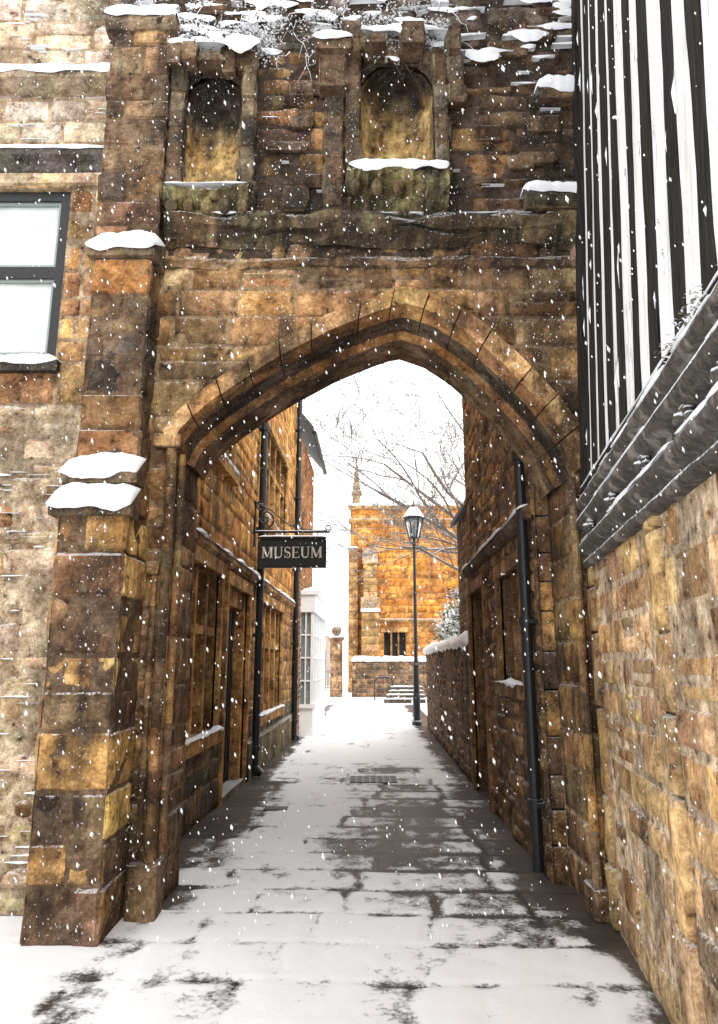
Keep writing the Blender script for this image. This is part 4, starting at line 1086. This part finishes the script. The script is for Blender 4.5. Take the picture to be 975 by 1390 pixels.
grid(lambda y: -3.4, lambda y: max(.95, .90+.1365*y), -1, 5.4, .04, 110)
grid(lambda y: -1.9+SL*y, lambda y: 1.75+SL*y, 5.4, 13, .03, 120)
grid(lambda y: -1.9+SL*y, lambda y: 1.6+SL*y, 13, 32, .09, 50)
m, nt, b = newmat("snow_covered_flagstones")
co = nd(nt, 'ShaderNodeTexCoord').outputs['Object']
sep = nd(nt, 'ShaderNodeSeparateColor'); at = nd(nt, 'ShaderNodeVertexColor', layer_name='Col').outputs[0]; nt.links.new(at, sep.inputs[0])
n1 = noise_node(nt, co, 26, 7, .78); n2 = noise_node(nt, co, 5, 5, .6)
mask = math_(nt, 'ADD', sep.outputs[0], math_(nt, 'MULTIPLY', math_(nt, 'SUBTRACT', n1, .5), 1.35))
mk_ = ramp(nt, mask, .34, .62)
wet = mix(nt, n2, (.025,.022,.021), (.12,.105,.09))
wet = mix(nt, 1.0, wet, ramp(nt, sep.outputs[2], 0, 1, (.6,.6,.6,1), (1.4,1.35,1.3,1)), 'MULTIPLY')
wet = mix(nt, ramp(nt, sep.outputs[1], .02, .16, (1,1,1,1), (0,0,0,1)), wet, (.012,.011,.010))
c = mix(nt, mk_, wet, (.88,.885,.90))
nt.links.new(c, b.inputs['Base Color'])
rr = mix(nt, mk_, (.45,.45,.45), (.8,.8,.8)); nt.links.new(rr, b.inputs['Roughness']); b.inputs['Specular IOR Level'].default_value = .25
bump(nt, b, math_(nt, 'ADD', mk_, math_(nt, 'MULTIPLY', n1, .6)), .6, .014)
pv.obj("flagstone_pavement", m, None, True)
def cover(x, y, w, d, name="manhole_cover"):
    a = MB(); z = .022
    a.box((x-w/2,y-d/2,0),(x+w/2,y+d/2,z))
    n = 7
    for i in range(n):
        for j in range(n):
            cx = x-w/2+w*(i+.5)/n; cy = y-d/2+d*(j+.5)/n
            a.box((cx-w/n*.32,cy-d/n*.32,z),(cx+w/n*.32,cy+d/n*.32,z+.006))
    a.obj(name, simple(name+"_iron", (.06,.055,.05), .6, 40, .5, .25))
cover(.20, 11.6, .66, .62); cover(-.93, 9.35, .26, .18, "water_stopcock_cover")

# ================================================================== falling snow
fl = MB(); RF = random.Random(3)
wind = V((.28, .1, -1)).normalized()
side = wind.cross(V((0,1,0))).normalized(); oth = wind.cross(side)
for i in range(9500):
    y = 1.5 + 14*RF.random()**1.1; x = RF.uniform(-.52, .52)*y; z = 1.6 + RF.uniform(-.32, 1.05)*y
    if y > 5.2 and (x < -1.2 or x > 1.4 or z > 3.9):
        continue
    if x > .78+.1365*y or z < .05: continue
    r = RF.uniform(.0011, .0028)*(1 + .13*y)*(1.5 if RF.random() < .06 else 1); p = V((x,y,z)); l = RF.uniform(1.1, 2.8)
    A = [p + (side*math.cos(t)+oth*math.sin(t))*r for t in (0, 1.257, 2.513, 3.77, 5.027)]
    top = p + wind*r*l; bot = p - wind*r*l
    fl.add(A+[top, bot], [(k, (k+1) % 5, 5) for k in range(5)] + [((k+1) % 5, k, 6) for k in range(5)])
fl.obj("falling_snow", M_flake, None, True)

# ================================================================== light, sky, camera
w = bpy.data.worlds.new("World"); scene.world = w; w.use_nodes = True; nt = w.node_tree; nt.nodes.clear()
out = nt.nodes.new('ShaderNodeOutputWorld')
sky = nt.nodes.new('ShaderNodeTexSky'); sky.sky_type = 'NISHITA'; sky.sun_disc = False
EL, AZ = math.radians(48), math.radians(150)
sky.sun_elevation = EL; sky.sun_rotation = AZ; sky.dust_density = 4; sky.air_density = 1.0
hs_ = nt.nodes.new('ShaderNodeHueSaturation'); hs_.inputs['Saturation'].default_value = .2; nt.links.new(sky.outputs[0], hs_.inputs['Color'])
b1 = nt.nodes.new('ShaderNodeBackground'); b1.inputs[1].default_value = .12; nt.links.new(hs_.outputs[0], b1.inputs[0])
b2_ = nt.nodes.new('ShaderNodeBackground'); b2_.inputs[0].default_value = (1,.99,.98,1); b2_.inputs[1].default_value = 1.7   # cloud deck
ad = nt.nodes.new('ShaderNodeAddShader'); nt.links.new(b1.outputs[0], ad.inputs[0]); nt.links.new(b2_.outputs[0], ad.inputs[1]); nt.links.new(ad.outputs[0], out.inputs[0])
ld = bpy.data.lights.new("sun", 'SUN'); ld.energy = 1.2; ld.angle = math.radians(30); ld.color = (1, .95, .88)
lo = bpy.data.objects.new("sun", ld); scene.collection.objects.link(lo)
sd = V((math.sin(AZ)*math.cos(EL), math.cos(AZ)*math.cos(EL), math.sin(EL)))
lo.rotation_euler = (-sd).to_track_quat('-Z', 'Y').to_euler()
cam = bpy.data.cameras.new("camera"); co_ = bpy.data.objects.new("camera", cam); scene.collection.objects.link(co_)
co_.location = (0, 0, 1.6); co_.rotation_euler = (math.radians(90+13.3), 0, 0)
cam.lens = 27.43; cam.sensor_width = 36; cam.shift_y = -.0324; cam.clip_start = .05; cam.clip_end = 1500
scene.camera = co_
scene.view_settings.view_transform = 'Standard'; scene.view_settings.look = 'None'; scene.view_settings.exposure = 0
